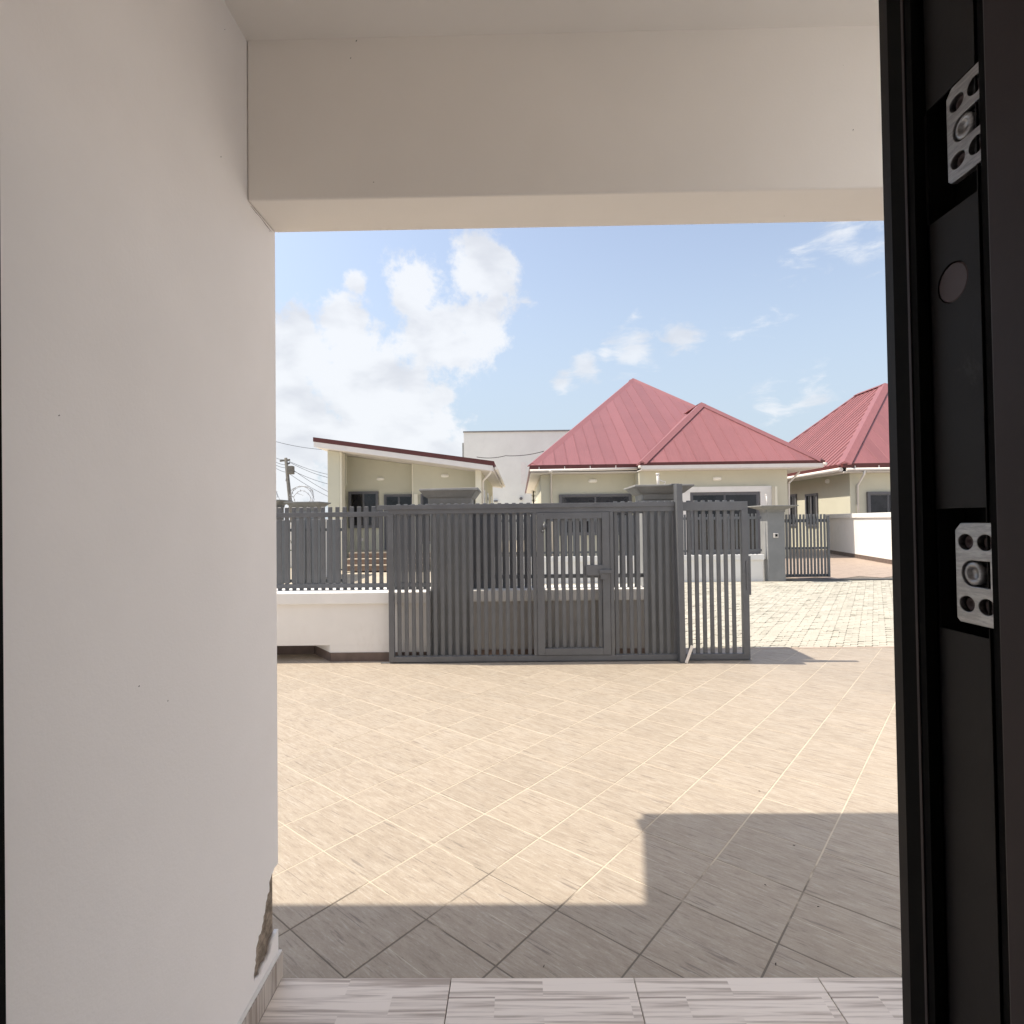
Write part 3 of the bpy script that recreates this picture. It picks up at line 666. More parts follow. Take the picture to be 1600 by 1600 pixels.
def pillar(px0, px1, cpx0, cpx1, ytop, y0, label, wob=0.0):
    x0, x1 = xat(px0, y0), xat(px1, y0); w = x1-x0; cx = (x0+x1)/2; cy = y0+w/2
    ov = ((cpx1-cpx0)/(px1-px0)-1)*w/2*0.92
    zt = zat(ytop, y0-ov*.5, (px0+px1)/2); hc = 0.19*w/0.47
    t = thing('gate_pillar', (cx, cy, 0), label, 'pillar', 'capped grey gate pillars')
    box('shaft', x0, x1, y0, y0+w, -.03, zt-hc*1.0, 'pillar', t, .006)
    f = lambda o, z: (x0-o, x1+o, y0-o, y0+w+o, z)
    c = MB(); prof = [(0.012, zt-hc), (.022, zt-hc*.62), (.045, zt-hc*.56), (ov*.86, zt-hc*.16), (ov, zt-hc*.13), (ov*.99, zt)]
    vs = []
    for o_, z in prof:
        vs += [(x0-o_, y0-o_, z), (x1+o_, y0-o_, z), (x1+o_, y0+w+o_, z), (x0-o_, y0+w+o_, z)]
    fs = [(3, 2, 1, 0), tuple(range(4*len(prof)-4, 4*len(prof)))]
    for i in range(len(prof)-1):
        fs += [(i*4+k, i*4+(k+1) % 4, i*4+4+(k+1) % 4, i*4+4+k) for k in range(4)]
    if wob:
        rr = random.Random(int(px0)); vs = [(a+rr.uniform(-wob, wob), b_+rr.uniform(-wob, wob), z+rr.uniform(-wob, wob)) for a, b_, z in vs]
    c.add(vs, fs).build('pillar_cap', M_['pillarcap'], t, .006)
    return t, cx, cy, zt
pl1, c1x, c1y, c1z = pillar(672, 733, 650, 743, 763, 6.86, 'grey gate pillar with rough concrete cap, left one behind the sliding gate', .006)
pl2, c2x, c2y, c2z = pillar(1007, 1063, 980, 1075, 757.5, 6.86, 'grey gate pillar with a white conduit on its cap, beside the leaning guide post', .003)
def conduit(cx, cy, z, hh, tilt, label, hook=True):
    t = thing('conduit_pipe', (cx, cy, z), label, 'pipe')
    MB().tube([(cx, cy, z-.02), (cx+tilt, cy, z+hh)], .017, 10).build('pipe', M_['pvc'], t)
    MB().tube([(cx+tilt, cy, z+hh-.012), (cx+tilt*1.05, cy, z+hh+.012)], .023, 10).build('end_cap', M_['pvc'], t)
    if hook:
        MB().tube([(cx+.012+tilt*.5, cy, z+hh*.55), (cx+.05, cy-.01, z+hh*.40), (cx+.085, cy-.02, z+hh*.36), (cx+.075, cy-.02, z+hh*.16), (cx+.03, cy, z+.01)], .006, 6).build('loose_wire', M_['pvc'], t)
    return t
conduit(xat(1029.5, 7.1), 7.1, c2z, .155, -.006, 'short white conduit stub with curled wire on the cap behind the guide post')

def fence(name_label, cat, x0, x1, y, zb, zt, pitch, w, rails, grp, phase=0.0, mat='steel', depth=.025):
    t = thing('slat_fence', ((x0+x1)/2, y, zb), name_label, cat, grp)
    me = shared_slat(w, depth, zt-zb, mat)
    k = 0; x = x0+phase+w/2
    while x < x1-w/2:
        put('slat', me, (x, y, zb), t, random.gauss(0, .012)); x += pitch
    for (za, zc) in rails:
        box('rail', x0, x1, y-depth/2-.014, y-depth/2+.016, za, zc, mat, t, .003)
    return t
FY = 6.98
fz = lambda py, y=FY, px=600: zat(py, y, px)
fence('grey steel slat fence on the white wall at the left, sunlit behind the porch corner', 'fence', wl_x0, p1a-.002, FY, CZ1-.01, fz(791), .0905, .048, [(fz(807), fz(799.5)), (fz(917.5), fz(911))], 'grey slat fences', .02)
fence('grey steel slat fence on the low wall between both gate pillars', 'fence', p1b+.002, p2a-.002, FY, CZ1-.01, fz(790), .0905, .048, [(fz(807), fz(799.5)), (fz(906), fz(900))], 'grey slat fences', .03)

gate = thing('sliding_gate', (0.6, GY, 0), 'dark grey sliding gate of vertical slats with a wicket door in it, half open', 'gate')
gz = lambda py, px=880: zat(py, GY, px)
gx_ = lambda px, py=812: at(px, py, GY).x
gL, gR = gx_(607), gx_(1167)
zt_g, zr_g = gz(787), gz(800.5); zb0, zb1 = 0.014, gz(1023)
DG = .045
box('top_rail', gL, gR, GY-.03, GY+.03, zr_g, zt_g, 'steel', gate, .003)
box('top_track', gL-.12, gx_(1058), GY-.045, GY-.031, zr_g+.055, zt_g+.006, 'steel', gate, .002)
box('bottom_rail', gL, gR, GY-.03, GY+.03, zb0, zb1, 'steel', gate, .003)
box('stile', gL, gL+.062, GY-.032, GY+.028, zb0-.001, zr_g-.0005, 'steel', gate, .003)
box('stile', gR-.075, gR, GY-.032, GY+.028, zb0-.001, zr_g-.0005, 'steel', gate, .003)
sme = shared_slat(.046, .022, zt_g+.018-zb1+.02, 'steel')
wx0, wx1 = gx_(838), gx_(951)
x = gL+.062+.055
while x < gR-.09:
    if not (wx0-.02 < x < wx1+.02):
        put('slat', sme, (x, GY+.012, zb1-.02), gate, random.gauss(0, .01))
    x += .0852
# wicket door set in the gate
wz = gz(800.5); wt = gz(811)
box('wicket_post', wx0-.045, wx0-.002, GY-.028, GY+.03, zb1, zr_g-.0005, 'steel', gate, .003)
box('wicket_post', wx1+.004, wx1+.048, GY-.028, GY+.03, zb1, zr_g-.0005, 'steel', gate, .003)
wk = MB().box(wx0, wx0+.085, GY-.04, GY+.02, zb1+.004, wz-.004).build('wicket_frame', M_['steel'], gate, .003)
MB().box(wx1-.085, wx1, GY-.04, GY+.02, zb1+.004, wz-.004).build('wicket_frame', M_['steel'], gate, .003)
MB().box(wx0+.0855, wx1-.0855, GY-.04, GY+.02, wt, wz-.004).build('wicket_frame', M_['steel'], gate, .003)
MB().box(wx0+.0855, wx1-.0855, GY-.04, GY+.02, zb1+.004, gz(1012)).build('wicket_frame', M_['steel'], gate, .003)
wsl = shared_slat(.046, .022, wt-gz(1012)+.002, 'steel')
x = wx0+.0855+.055
while x < wx1-.10:
    put('slat', wsl, (x, GY+.0, gz(1012)-.001), gate, random.gauss(0, .01)); x += .0852
lb = box('lock_box', gx_(914), gx_(940), GY-.052, GY+.01, gz(899), gz(883), 'steel', gate, .003)
lt = MB().box(gx_(934), gx_(955), GY-.075, GY-.053, gz(896), gz(890.5)).build('latch', M_['steel'], gate, .003)
MB().box(gx_(936), gx_(947), GY-.06, GY-.0525, gz(905), gz(896.5)).build('latch_bracket', M_['steel'], lt)
for py in (824,):
    hb = MB().tube([(gx_(850), GY-.055, gz(827)), (gx_(850), GY-.055, gz(818))], .016, 8).build('hinge', M_['steel'], gate)
    MB().box(gx_(846), gx_(856), GY-.052, GY-.041, gz(822), gz(818.5)).build('hinge_leaf', M_['steel'], hb)
    MB().tube([(gx_(848), GY-.055, gz(832)), (gx_(848), GY-.055, gz(828))], .013, 8).build('hinge_pin', M_['steel'], hb)
lp = box('lock_case', gR+.0005, gR+.024, GY-.03, GY+.025, gz(932), gz(872), 'steel', gate, .003)
MB().box(gR-.036, gR-.022, GY-.045, GY-.0325, gz(924), gz(879)).build('pull_handle', M_['steel'], gate, .003)
for xx_ in (gL+.5, gR-.6):
    wv = MB(); n = 16
    for s_ in (-.012, .012):
        for k in range(n): wv.v.append(Vector((xx_+.035*math.cos(2*math.pi*k/n), GY+s_, .032+.03*math.sin(2*math.pi*k/n))))
    wv.f += [list(range(n))[::-1], list(range(n, 2*n))] + [[k, (k+1) % n, n+(k+1) % n, n+k] for k in range(n)]; wv.sm += [False]*(n+2)
    wv.build('roller', M_['zinc'], gate)
tr = box('gate_track', gL-.1, gR+.02, GY-.02, GY+.02, -.01, .006, 'steel', None)
tag(tr, 'flat grey steel track laid across the tiles under the sliding gate', 'gate track')

gpst = thing('guide_post', (gx_(1066), GY-.09, 0), 'tall grey square guide post standing before the gate, leaning slightly', 'post')
P = MB(); yA = GY-.118; wgp = .066
xb, xt = xat(1067.5, yA, 1033), xat(1061.5, yA, 757)
zt_p = zat(756, yA, 1062)
P.add([(xb-wgp/2, yA, 0), (xb+wgp/2, yA, 0), (xb+wgp/2, yA+.13, 0), (xb-wgp/2, yA+.13, 0),
       (xt-wgp/2, yA-.0, zt_p), (xt+wgp/2, yA, zt_p), (xt+wgp/2, yA+.13, zt_p), (xt-wgp/2, yA+.13, zt_p)],
      [(0, 3, 2, 1), (4, 5, 6, 7), (0, 1, 5, 4), (1, 2, 6, 5), (2, 3, 7, 6), (3, 0, 4, 7)])
P.build('post', M_['steel'], gpst, .003)
MB().box(xt-.055, xt+.034, yA+.131, yA+.30, zt_p-.005, zt_p+.012).build('roller_bracket', M_['steel'], gpst, .002)
MB().bar((xb+.03, yA-.01, .004), (xb+.10, yA-.02, .20), .022, .03).build('brace', M_['pvc'], gpst)

# small dry bits on the tiles
lit = MB()
for px, py in ((1212, 1508), (1196, 1384), (1241, 1322), (1278, 1418), (850, 1511), (1186, 1237)):
    p = gp(px, py); a = random.uniform(0, 6); r_ = random.uniform(.002, .005)
    lit.tube([(p.x-math.cos(a)*r_*1.6, p.y-math.sin(a)*r_*1.6, .003), (p.x, p.y, .003+r_*.6), (p.x+math.cos(a)*r_, p.y+math.sin(a)*r_*1.8, .004)], [.0012, r_*.45, .001], 6)
tag(lit.build('litter', M_['litter']), 'tiny dark dry leaf bits scattered on the shaded tiles', None, None, 'stuff')

# ------------------------------------------------------------------ across the road
OY = 15.0
oz = lambda py, px=1100, y=OY: zat(py, y, px)
pr, prx, pry, prz = pillar(1199, 1226, 1174, 1234, 789.5, OY, 'grey gate pillar with pale flared cap across the road, beside the open gate leaf')
bx = MB().box(xat(1208, OY), xat(1215, OY), OY-.03, OY-.0005, oz(840, 1210), oz(833, 1210)).build('bell_box', M_['pvc'], pr, .004)
MB().box(xat(1210, OY), xat(1213.5, OY), OY-.042, OY-.0305, oz(838.5, 1210), oz(834.5, 1210)).build('bell_button', M_['dark'], bx)
conduit(xat(1205, OY), OY+.2, prz, .29, -.03, 'leaning white conduit stub on the pale cap across the road', False)
ow = thing('low_wall', (4.0, OY+.2, 0), 'low white capped wall across the road, left of the flared pillar', 'wall')
owx0 = xat(770, OY); owx1 = xat(1193, OY)
box('wall', owx0, owx1, OY+.08, OY+.22, -.03, oz(876), 'white', ow)
MB().box(owx0-.03, owx1+.02, OY+.03, OY+.27, oz(876)+.0005, oz(867.5)).build('cap', M_['cap'], ow, .008)
fence('grey slat fence on the white wall across the road', 'fence', owx0, owx1, OY+.15, oz(867.5)-.01, oz(803.5), .106, .056, [(oz(812), oz(808)), (oz(863), oz(859.5))], 'grey slat fences', .02)
# open gate leaf beside that pillar
og = thing('open_gate', (7.5, OY+.35, 0), 'tall grey slat gate standing open at the driveway across the road', 'gate')
ox0, ox1 = xat(1227, OY+.35), xat(1295, OY+.35)
OG = OY+.35
ome = shared_slat(.052, .03, oz(803.5, 1260, OG)-.08, 'steel')
x = ox0+.03
while x < ox1-.05:
    put('slat', ome, (x, OG, .08), og); x += .0925
box('stile', ox1-.06, ox1, OG-.03, OG+.03, .05, oz(806, 1260, OG), 'steel', og, .003)
box('rail', ox0, ox1-.061, OG+.016, OG+.05, .05, .13, 'steel', og, .003)
box('rail', ox0, ox1-.061, OG+.016, OG+.05, oz(816, 1260, OG), oz(811, 1260, OG), 'steel', og, .003)
box('rail', ox0, ox1-.061, OG+.016, OG+.05, .80, .86, 'steel', og, .003)
trk = box('gate_track', xat(1226, OG), 20, OY-.02, OY+.04, -.01, .028, 'steel'); tag(trk, 'thin dark gate track at the driveway entrance across the road', 'gate track')
# driveway tiles beyond it
drv = thing('driveway', (10, 18, 0), 'sunlit beige tiled driveway beyond the open gate across the road', None, None, 'structure')
dm = MB(); q = .6
c_, s_ = math.cos(.62), math.sin(.62)
for i in range(-40, 40):
    for j in range(-40, 40):
        X = 12+(i*c_-j*s_)*q; Y = 21+(i*s_+j*c_)*q
        if not (OY+.45 < Y < 29 and xat(1200, OY+.4)+.2 < X < 17): continue
        hh = q/2-.004
        dm.add([(X+(a*c_-b*s_)*hh, Y+(a*s_+b*c_)*hh, .012) for a, b in ((-1, -1), (1, -1), (1, 1), (-1, 1))], [(0, 1, 2, 3)])
tag(dm.build('drive_tiles', M_['drive'], drv), kind='stuff')
box('drive_bed', xat(1200, OY+.4), 17.6, OY+.05, 30, -.045, .004, 'grout', drv)
# boundary wall running away on the right
bw = thing('boundary_wall', (13.5, 22.5, 0), 'tall white boundary wall along the driveway at right, half sunlit', 'wall')
B0, B1 = Vector((12.6, 18.6)), Vector((14.35, 26.6)); bd = (B1-B0).normalized(); bn = Vector((bd.y, -bd.x))
def strip(a, b, t0, t1, z0, z1):
    return MB().slab([(a.x+bn.x*t0, a.y+bn.y*t0, z0), (b.x+bn.x*t0, b.y+bn.y*t0, z0), (b.x+bn.x*t1, b.y+bn.y*t1, z0), (a.x+bn.x*t1, a.y+bn.y*t1, z0)], (0, 0, z1-z0))
strip(B0, B1, 0, .18, -.03, 1.63).build('wall', M_['white'], bw)
strip(B0-bd*.05, B1, -.06, .24, 1.6305, 1.81).build('cap', M_['cap'], bw, .01)
strip(B0, B1, -.014, -.001, -.02, .17).build('skirting', M_['skirt'], bw)

# left part of the far side: shut slat gate, pillars, side wall with razor wire
lg = thing('shut_gate', (-5.6, 14.9, 0), 'shut grey slat gate across the road at far left, behind our fence', 'gate')
lx0, lx1 = xat(408, 14.9), xat(541, 14.9)
lme = shared_slat(.10, .03, zat(812, 14.9, 500)-.08, 'steel')
x = lx0+.05
while x < lx1-.05:
    put('slat', lme, (x, 14.9, .08), lg, random.gauss(0, .03)); x += .135
box('rail', lx0, lx1, 14.92, 14.96, .10, .18, 'steel', lg, .003)
box('rail', lx0, lx1, 14.92, 14.96, 1.45, 1.53, 'steel', lg, .003)
box('stile', lx1-.09, lx1, 14.87, 14.93, .06, zat(812, 14.9, 500), 'steel', lg, .003)
pillar(458, 492, 446, 503, 784, 15.3, 'dark grey pillar with flat cap under the razor wire coil across the road')
pillar(404, 432, 392, 443, 781, 15.3, 'dark grey pillar cap cut off by the porch wall edge across the road')
sw = thing('side_wall', (-5.8, 20, 0), 'white plot wall running back from the razor wire pillar', 'wall')
swx = xat(472, 15.9)
box('wall', swx-.09, swx+.09, 15.85, 18.9, -.03, 1.70, 'white', sw)
MB().box(swx-.14, swx+.14, 15.85, 18.95, 1.7005, 1.80).build('cap', M_['cap'], sw, .008)
bk = thing('back_wall', (-9, 23, 0), 'white plot wall behind the shut gate at far left', 'wall')
box('wall', -14, swx-.1, 22, 22.2, -.03, 1.62, 'white', bk)
box('cap', -14, swx-.1, 21.95, 22.25, 1.6205, 1.72, 'cap', bk)
def razor(cx, y0, y1, zc, r, label, turns, seed):
    rr = random.Random(seed); t = thing('razor_wire', (cx, y0, zc), label, 'razor wire', 'razor wire coils'); pts = []
    N = turns*22
    rad = r
    for i in range(N+1):
        if i % 11 == 0: rad = r*rr.uniform(.62, 1.08)
        a = 2*math.pi*i/22
        yy_ = y0+(y1-y0)*i/N; pts.append((cx*yy_/y0+rad*math.cos(a)+.03*math.sin(i*.7), yy_, zc+rad*math.sin(a)*.92))
    MB().tube(pts, .008, 5).build('coil', M_['wire'], t)
    bb = MB()
    for i in range(0, N, 2):
        p = Vector(pts[i]); d = Vector((rr.uniform(-1, 1), rr.uniform(-1, 1), rr.uniform(-1, 1))).normalized()*.035
        bb.bar(p-d, p+d, .006, .012)
    tag(bb.build('barbs', M_['wire'], t), kind='stuff')
    for dz in (-.18, .05):
        MB().tube([(cx-.05, y0-.2, zc+dz), (cx*y1/y0+.05, y1, zc+dz+.05)], .006, 5).build('strand', M_['wire'], t)
razor(xat(478, 15.8), 15.5, 17.4, zat(776, 15.8, 478)+.02, .40, 'coil of razor wire above the dark flat pillar cap', 4, 3)
razor(xat(424, 15.8), 15.5, 17.4, zat(778, 15.8, 424)+.0, .36, 'coil of razor wire against the porch wall edge', 4, 9)
# a thin dark shrub glimpsed through the shut gate
shb = thing('shrub', (xat(466, 17.5), 17.5, 0), 'spindly dark shrub seen through the slats at far left', 'shrub')
sx_ = xat(466, 17.5); rs = random.Random(5)
br_ = MB(); lv = MB()
for k in range(7):
    a = rs.uniform(0, 6.28); tip = Vector((sx_+.35*math.cos(a)*rs.random(), 17.5+.35*math.sin(a)*rs.random(), rs.uniform(.5, 1.25)))
    mid = Vector((sx_+(tip.x-sx_)*.35, 17.5+(tip.y-17.5)*.35, tip.z*.55))
    br_.tube([(sx_, 17.5, 0), mid, tip], [.018, .012, .004], 6)
    for m_ in range(22):
        p = mid.lerp(tip, rs.random())+Vector((rs.gauss(0, .05), rs.gauss(0, .05), rs.gauss(0, .05)))
        u = Vector((rs.uniform(-1, 1), rs.uniform(-1, 1), rs.uniform(-.4, 1))).normalized()*.06; w_ = u.cross(Vector((0, 0, 1))).normalized()*.02
        lv.add([p, p+u*.5+w_, p+u, p+u*.5-w_], [(0, 1, 2, 3)])
br_.build('stems', M_['bark'], shb); lv.build('foliage', M_['leaves'], shb)

# ------------------------------------------------------------------ roofs
def roof_sheet(parent, poly, pitch, rib_w, rib_h, mat='roof', nat='roof_panel'):
    """poly: planar 3-D polygon whose first edge is the eave. One panel object per strip, each with a raised seam."""
    o = Vector(poly[0]); u = (Vector(poly[1])-o).normalized()
    nrm = Vector((0, 0, 0))
    for i in range(1, len(poly)-1): nrm += (Vector(poly[i])-o).cross(Vector(poly[i+1])-o)
    nrm.normalize()
    if nrm.z < 0: nrm = -nrm
    v = nrm.cross(u).normalized()
    if sum((Vector(p)-o).dot(v) for p in poly) < 0: v = -v
    q = [((Vector(p)-o).dot(u), (Vector(p)-o).dot(v)) for p in poly]
    umin = min(p[0] for p in q); umax = max(p[0] for p in q)
    W3 = lambda a, b, c=0: o+u*a+v*b+nrm*c
    k = umin
    while k < umax-1e-3:
        k2 = min(k+pitch, umax)
        c = clip(clip(q, (-1, 0), -(k+.003)), (1, 0), k2-.003)
        if len(c) >= 3:
            m = MB(); lift_ = random.uniform(0, .006)
            m.slab([W3(a, b, lift_-.004) for a, b in c], nrm*.006)
            # raised seam on the strip's left edge and two shallow stiffening ribs
            for (ku, w, h_) in ((k+rib_w/2+.004, rib_w, rib_h), (k+pitch*.37, rib_w*.5, rib_h*.22), (k+pitch*.68, rib_w*.5, rib_h*.22)):
                vs = []
                for i in range(len(c)):
                    a, b = c[i], c[(i+1) % len(c)]
                    if (a[0]-ku)*(b[0]-ku) < 0: vs.append(a[1]+(b[1]-a[1])*(ku-a[0])/(b[0]-a[0]))
                if len(vs) == 2 and abs(vs[0]-vs[1]) > .05:
                    lo, hi = min(vs), max(vs)
                    m.slab([W3(ku-w/2, lo, lift_+.002), W3(ku+w/2, lo, lift_+.002), W3(ku+w*.3, lo, lift_+h_), W3(ku-w*.3, lo, lift_+h_)], v*(hi-lo))
            m.build(nat, M_[mat], parent)
        k = k2
def ridge_cap(parent, a, b, w=.24, up=.035):
    a, b = Vector(a), Vector(b); a = a.lerp(b, .012); d = (b-a).normalized(); s = d.cross(Vector((0, 0, 1))).normalized()*w; z = Vector((0, 0, 1))
    m = MB(); dr = -z*w*.42
    m.slab([a-s+dr+z*up, a+z*(up+.03), a+s+dr+z*up, a+s+dr+z*(up-.03), a-s+dr+z*(up-.03)], b-a)
    return m.build('ridge_cap', M_['roof'], parent)
def frame_window(parent, x0, x1, y, z0, z1, nx=2, fw=.06, dep=.08, pane=True, name='window', sill=False):
    f = MB(); fz0 = z0+(0 if not sill else 0)
    f.box(x0, x0+fw, y-dep, y, z0, z1).box(x1-fw, x1, y-dep, y, z0, z1)
    f.box(x0+fw, x1-fw, y-dep, y, z1-fw, z1).box(x0+fw, x1-fw, y-dep, y, z0, z0+fw)
    w = f.build(name, M_['winframe'], parent, .004, 1)
    iw = x1-x0-2*fw
    for k in range(nx):
        a = x0+fw+iw*k/nx; b = x0+fw+iw*(k+1)/nx; e = .035; dd = .02*k
        MB().box(a, b, y-.055-dd*.8, y-.04-dd*.8, z0+fw, z0+fw+e).box(a, b, y-.055-dd*.8, y-.04-dd*.8, z1-fw-e, z1-fw).box(a, a+e, y-.055-dd*.8, y-.04-dd*.8, z0+fw+e, z1-fw-e).box(b-e, b, y-.055-dd*.8, y-.04-dd*.8, z0+fw+e, z1-fw-e).build('sash', M_['winframe'], w)
        MB().box(a+e, b-e, y-.05-dd*.8, y-.045-dd*.8, z0+fw+e, z1-fw-e).build('pane', M_['glass'], w)
    return w
def oval_lamp(parent, x, y, z, w=.13, h=.055, face='-y'):
    b = MB(); n = 18
    prof = ((1.15, 0), (1.15, .03), (1.0, .035), (.98, .07), (.8, .095), (0, .10))
    for s, d in prof:
        for k in range(n):
            t = 2*math.pi*k/n; cx_ = math.copysign(abs(math.cos(t))**.6, math.cos(t))*w*s; cz_ = math.copysign(abs(math.sin(t))**.6, math.sin(t))*h*s
            b.v.append(Vector((x+cx_, y-d, z+cz_)) if face == '-y' else Vector((x-d, y+cx_, z+cz_)))
    for i in range(len(prof)-1):
        for k in range(n): b.f.append([i*n+k, i*n+(k+1) % n, (i+1)*n+(k+1) % n, (i+1)*n+k]); b.sm.append(i > 1)
    return b.build('wall_lamp', M_['lampglass'], parent)
def gutter(parent, a, b, r=.06):
    a, b = Vector(a), Vector(b)
    g_ = MB().tube([a, b], r, 10).build('gutter', M_['pvc'], parent)
    L = (b-a).length; k = 0.4
    while k < L:
        p = a.lerp(b, k/L); MB().bar(p+Vector((0, 0, r)), p+Vector((0, .0, r+.10)), .03, .02).build('bracket', M_['pvc'], g_); k += 1.1
    return g_

# ------------------------------------------------------------------ house one: lean-to roof, left
H1 = thing('lean_to_house', (-4, 20.4, 0), 'olive house with maroon edged lean-to roof sloping down to the right', 'house')
y1 = 20.4; yb = 21.9; yr = 21.3
def hx(px, y): return xat(px, y)
RF = 19.85
tl, tr_ = at(489.5, 683.5, RF), at(771, 721, RF)
slope = (tr_.z-tl.z)/(tr_.x-tl.x)
def rz(x): return tl.z+slope*(x-tl.x)
YB = 30.0
rf = MB().slab([(tl.x, RF, tl.z-.02), (tr_.x+.02, RF, tr_.z-.02), (tr_.x+.02, YB, tr_.z-.02), (tl.x, YB, tl.z-.02)], (0, 0, .03)).build('roof', M_['maroon'], H1)
mz = .15
MB().slab([(tl.x, RF-.03, tl.z), (tr_.x, RF-.03, tr_.z), (tr_.x, RF-.03, tr_.z-mz), (tl.x, RF-.03, tl.z-mz)], (0, .028, 0)).build('maroon_trim', M_['maroon'], rf)
MB().slab([(tl.x+.02, RF-.02, tl.z-mz-.002), (tr_.x-.02, RF-.02, tr_.z-mz-.002), (tr_.x-.02, RF-.02, tr_.z-mz-.19), (tl.x+.02, RF-.02, tl.z-mz-.19)], (0, .03, 0)).build('fascia', M_['fascia'], rf)
MB().slab([(tr_.x, RF-.03, tr_.z-.02), (tr_.x, YB, tr_.z-.02), (tr_.x, YB, tr_.z-.20), (tr_.x, RF-.03, tr_.z-.20)], (.03, 0, 0)).build('maroon_trim', M_['maroon'], rf)
MB().slab([(tr_.x-.02, RF+.02, tr_.z-.205), (tr_.x-.02, YB, tr_.z-.205), (tr_.x-.02, YB, tr_.z-.36), (tr_.x-.02, RF+.02, tr_.z-.36)], (.03, 0, 0)).build('fascia', M_['fascia'], rf)
gt1 = MB().tube([(tr_.x+.09, RF+.0, tr_.z-.24), (tr_.x+.09, YB, tr_.z-.24)], .06, 10).build('gutter', M_['pvc'], rf)
MB().slab([(tl.x+.05, RF+.012, tl.z-.34), (tr_.x-.04, RF+.012, tr_.z-.34), (tr_.x-.04, YB, tr_.z-.34), (tl.x+.05, YB, tl.z-.34)], (0, 0, .02)).build('soffit', M_['fascia'], rf)
def gw(name, xa, xb_, ya, yb2, mat, z0=0.0):       # wall whose top follows the roof slope
    za, zb_ = rz(xa)-.345, rz(xb_)-.345
    return MB().add([(xa, ya, z0), (xb_, ya, z0), (xb_, yb2, z0), (xa, yb2, z0), (xa, ya, za), (xb_, ya, zb_), (xb_, yb2, zb_), (xa, yb2, za)],
                    [(0, 3, 2, 1), (4, 5, 6, 7), (0, 1, 5, 4), (1, 2, 6, 5), (2, 3, 7, 6), (3, 0, 4, 7)]).build(name, M_[mat], H1)
ca, cb = hx(512.5, y1), hx(531, y1); cc = hx(534, y1)
gw('column', ca, cb, y1, y1+.45, 'olive'); gw('column_trim', cb+.001, cc, y1+.02, y1+.42, 'cream')
gw('porch_return', hx(535, 20.9), hx(541.5, 20.9), 20.9, 21.0, 'olive', zat(758, 20.9, 538))
gw('side_wall', ca+.02, ca+.2, y1+.46, 29.5, 'olive')
wl, wm, wr = hx(535, yb)-.3, hx(646, yr), hx(743, yr)
gw('back_wall', wl, hx(646, yb)+.2, yb, yb+.2, 'olive')
gw('front_wall', wm, wr+.1, yr, yr+.2, 'olive'); gw('lit_corner_strip', wm-.04, wm-.001, yr-.01, yb-.001, 'cream')  # cream strip paints the lit edge of the wall step
r0_, r1_ = hx(743.5, y1), hx(752.5, y1)
gw('column', r0_, r1_, y1, y1+.4, 'cream')
gw('side_wall', r1_-.22, r1_-.02, y1+.401, 29.5, 'olive')
# porch steps of brown risers and cream treads
stp = [(19.45, .2), (19.8, .4), (20.15, .6)]
for i, (ys_, zz) in enumerate(stp):
    xs0, xs1 = hx(536, 19.5), hx(668, 19.5)
    y_end = 22.0 if i == 2 else ys_+.36
    box('step', xs0, xs1, ys_, y_end, 0 if i == 0 else zz-.2, zz-.03, 'brownstep', H1)
    box('tread', xs0-.01, xs1+.01, ys_-.02, y_end, zz-.0295, zz, 'creamstep', H1, .004)
box('porch_slab', hx(668, 19.5)+.02, r1_-.03, 20.15, 22.0, 0, .6, 'olive', H1)
# windows and doors
z_w1, z_w0 = zat(768, yb, 568), zat(825, yb, 568)
frame_window(H1, hx(545.5, yb), hx(592, yb), yb-.001, z_w0, z_w1, 2, .07, .10)
frame_window(H1, hx(601, yb), hx(645, yb)+.05, yb-.001, .62, zat(772.5, yb, 620), 2, .06, .10, name='sliding_door')
frame_window(H1, hx(658, yr), hx(742, yr), yr-.001, .85, zat(771.5, yr, 700), 3, .06, .10)
box('light_pilaster', hx(647, yr-.06), hx(653, yr-.06), yr-.06, yr-.001, .6, zat(772, yr, 650), 'cream', H1)
oval_lamp(H1, hx(595, yb), yb, zat(748.5, yb, 595)); oval_lamp(H1, hx(696, yr), yr, zat(743.5, yr, 696))
MB().box(hx(563, yb), hx(567.5, yb), yb-.02, yb-.001, zat(842.5, yb), zat(838, yb)).build('socket_plate', M_['pvc'], H1, .004)
for yy in (22.2, 24.6, 27.6):
    MB().box(r1_-.021, r1_-.012, yy, yy+.75, 1.2, zat(768, 24)+.0).build('side_window', M_['glass'], H1)
dp = [at(768.5, 732, RF+.05), at(766, 740, RF+.1), at(755, 751, y1+.2), at(754.5, 760, y1+.3)]
dp.append(Vector((dp[-1].x, dp[-1].y, 0)))
MB().tube(dp, .038, 8).build('downpipe', M_['pvc'], H1)

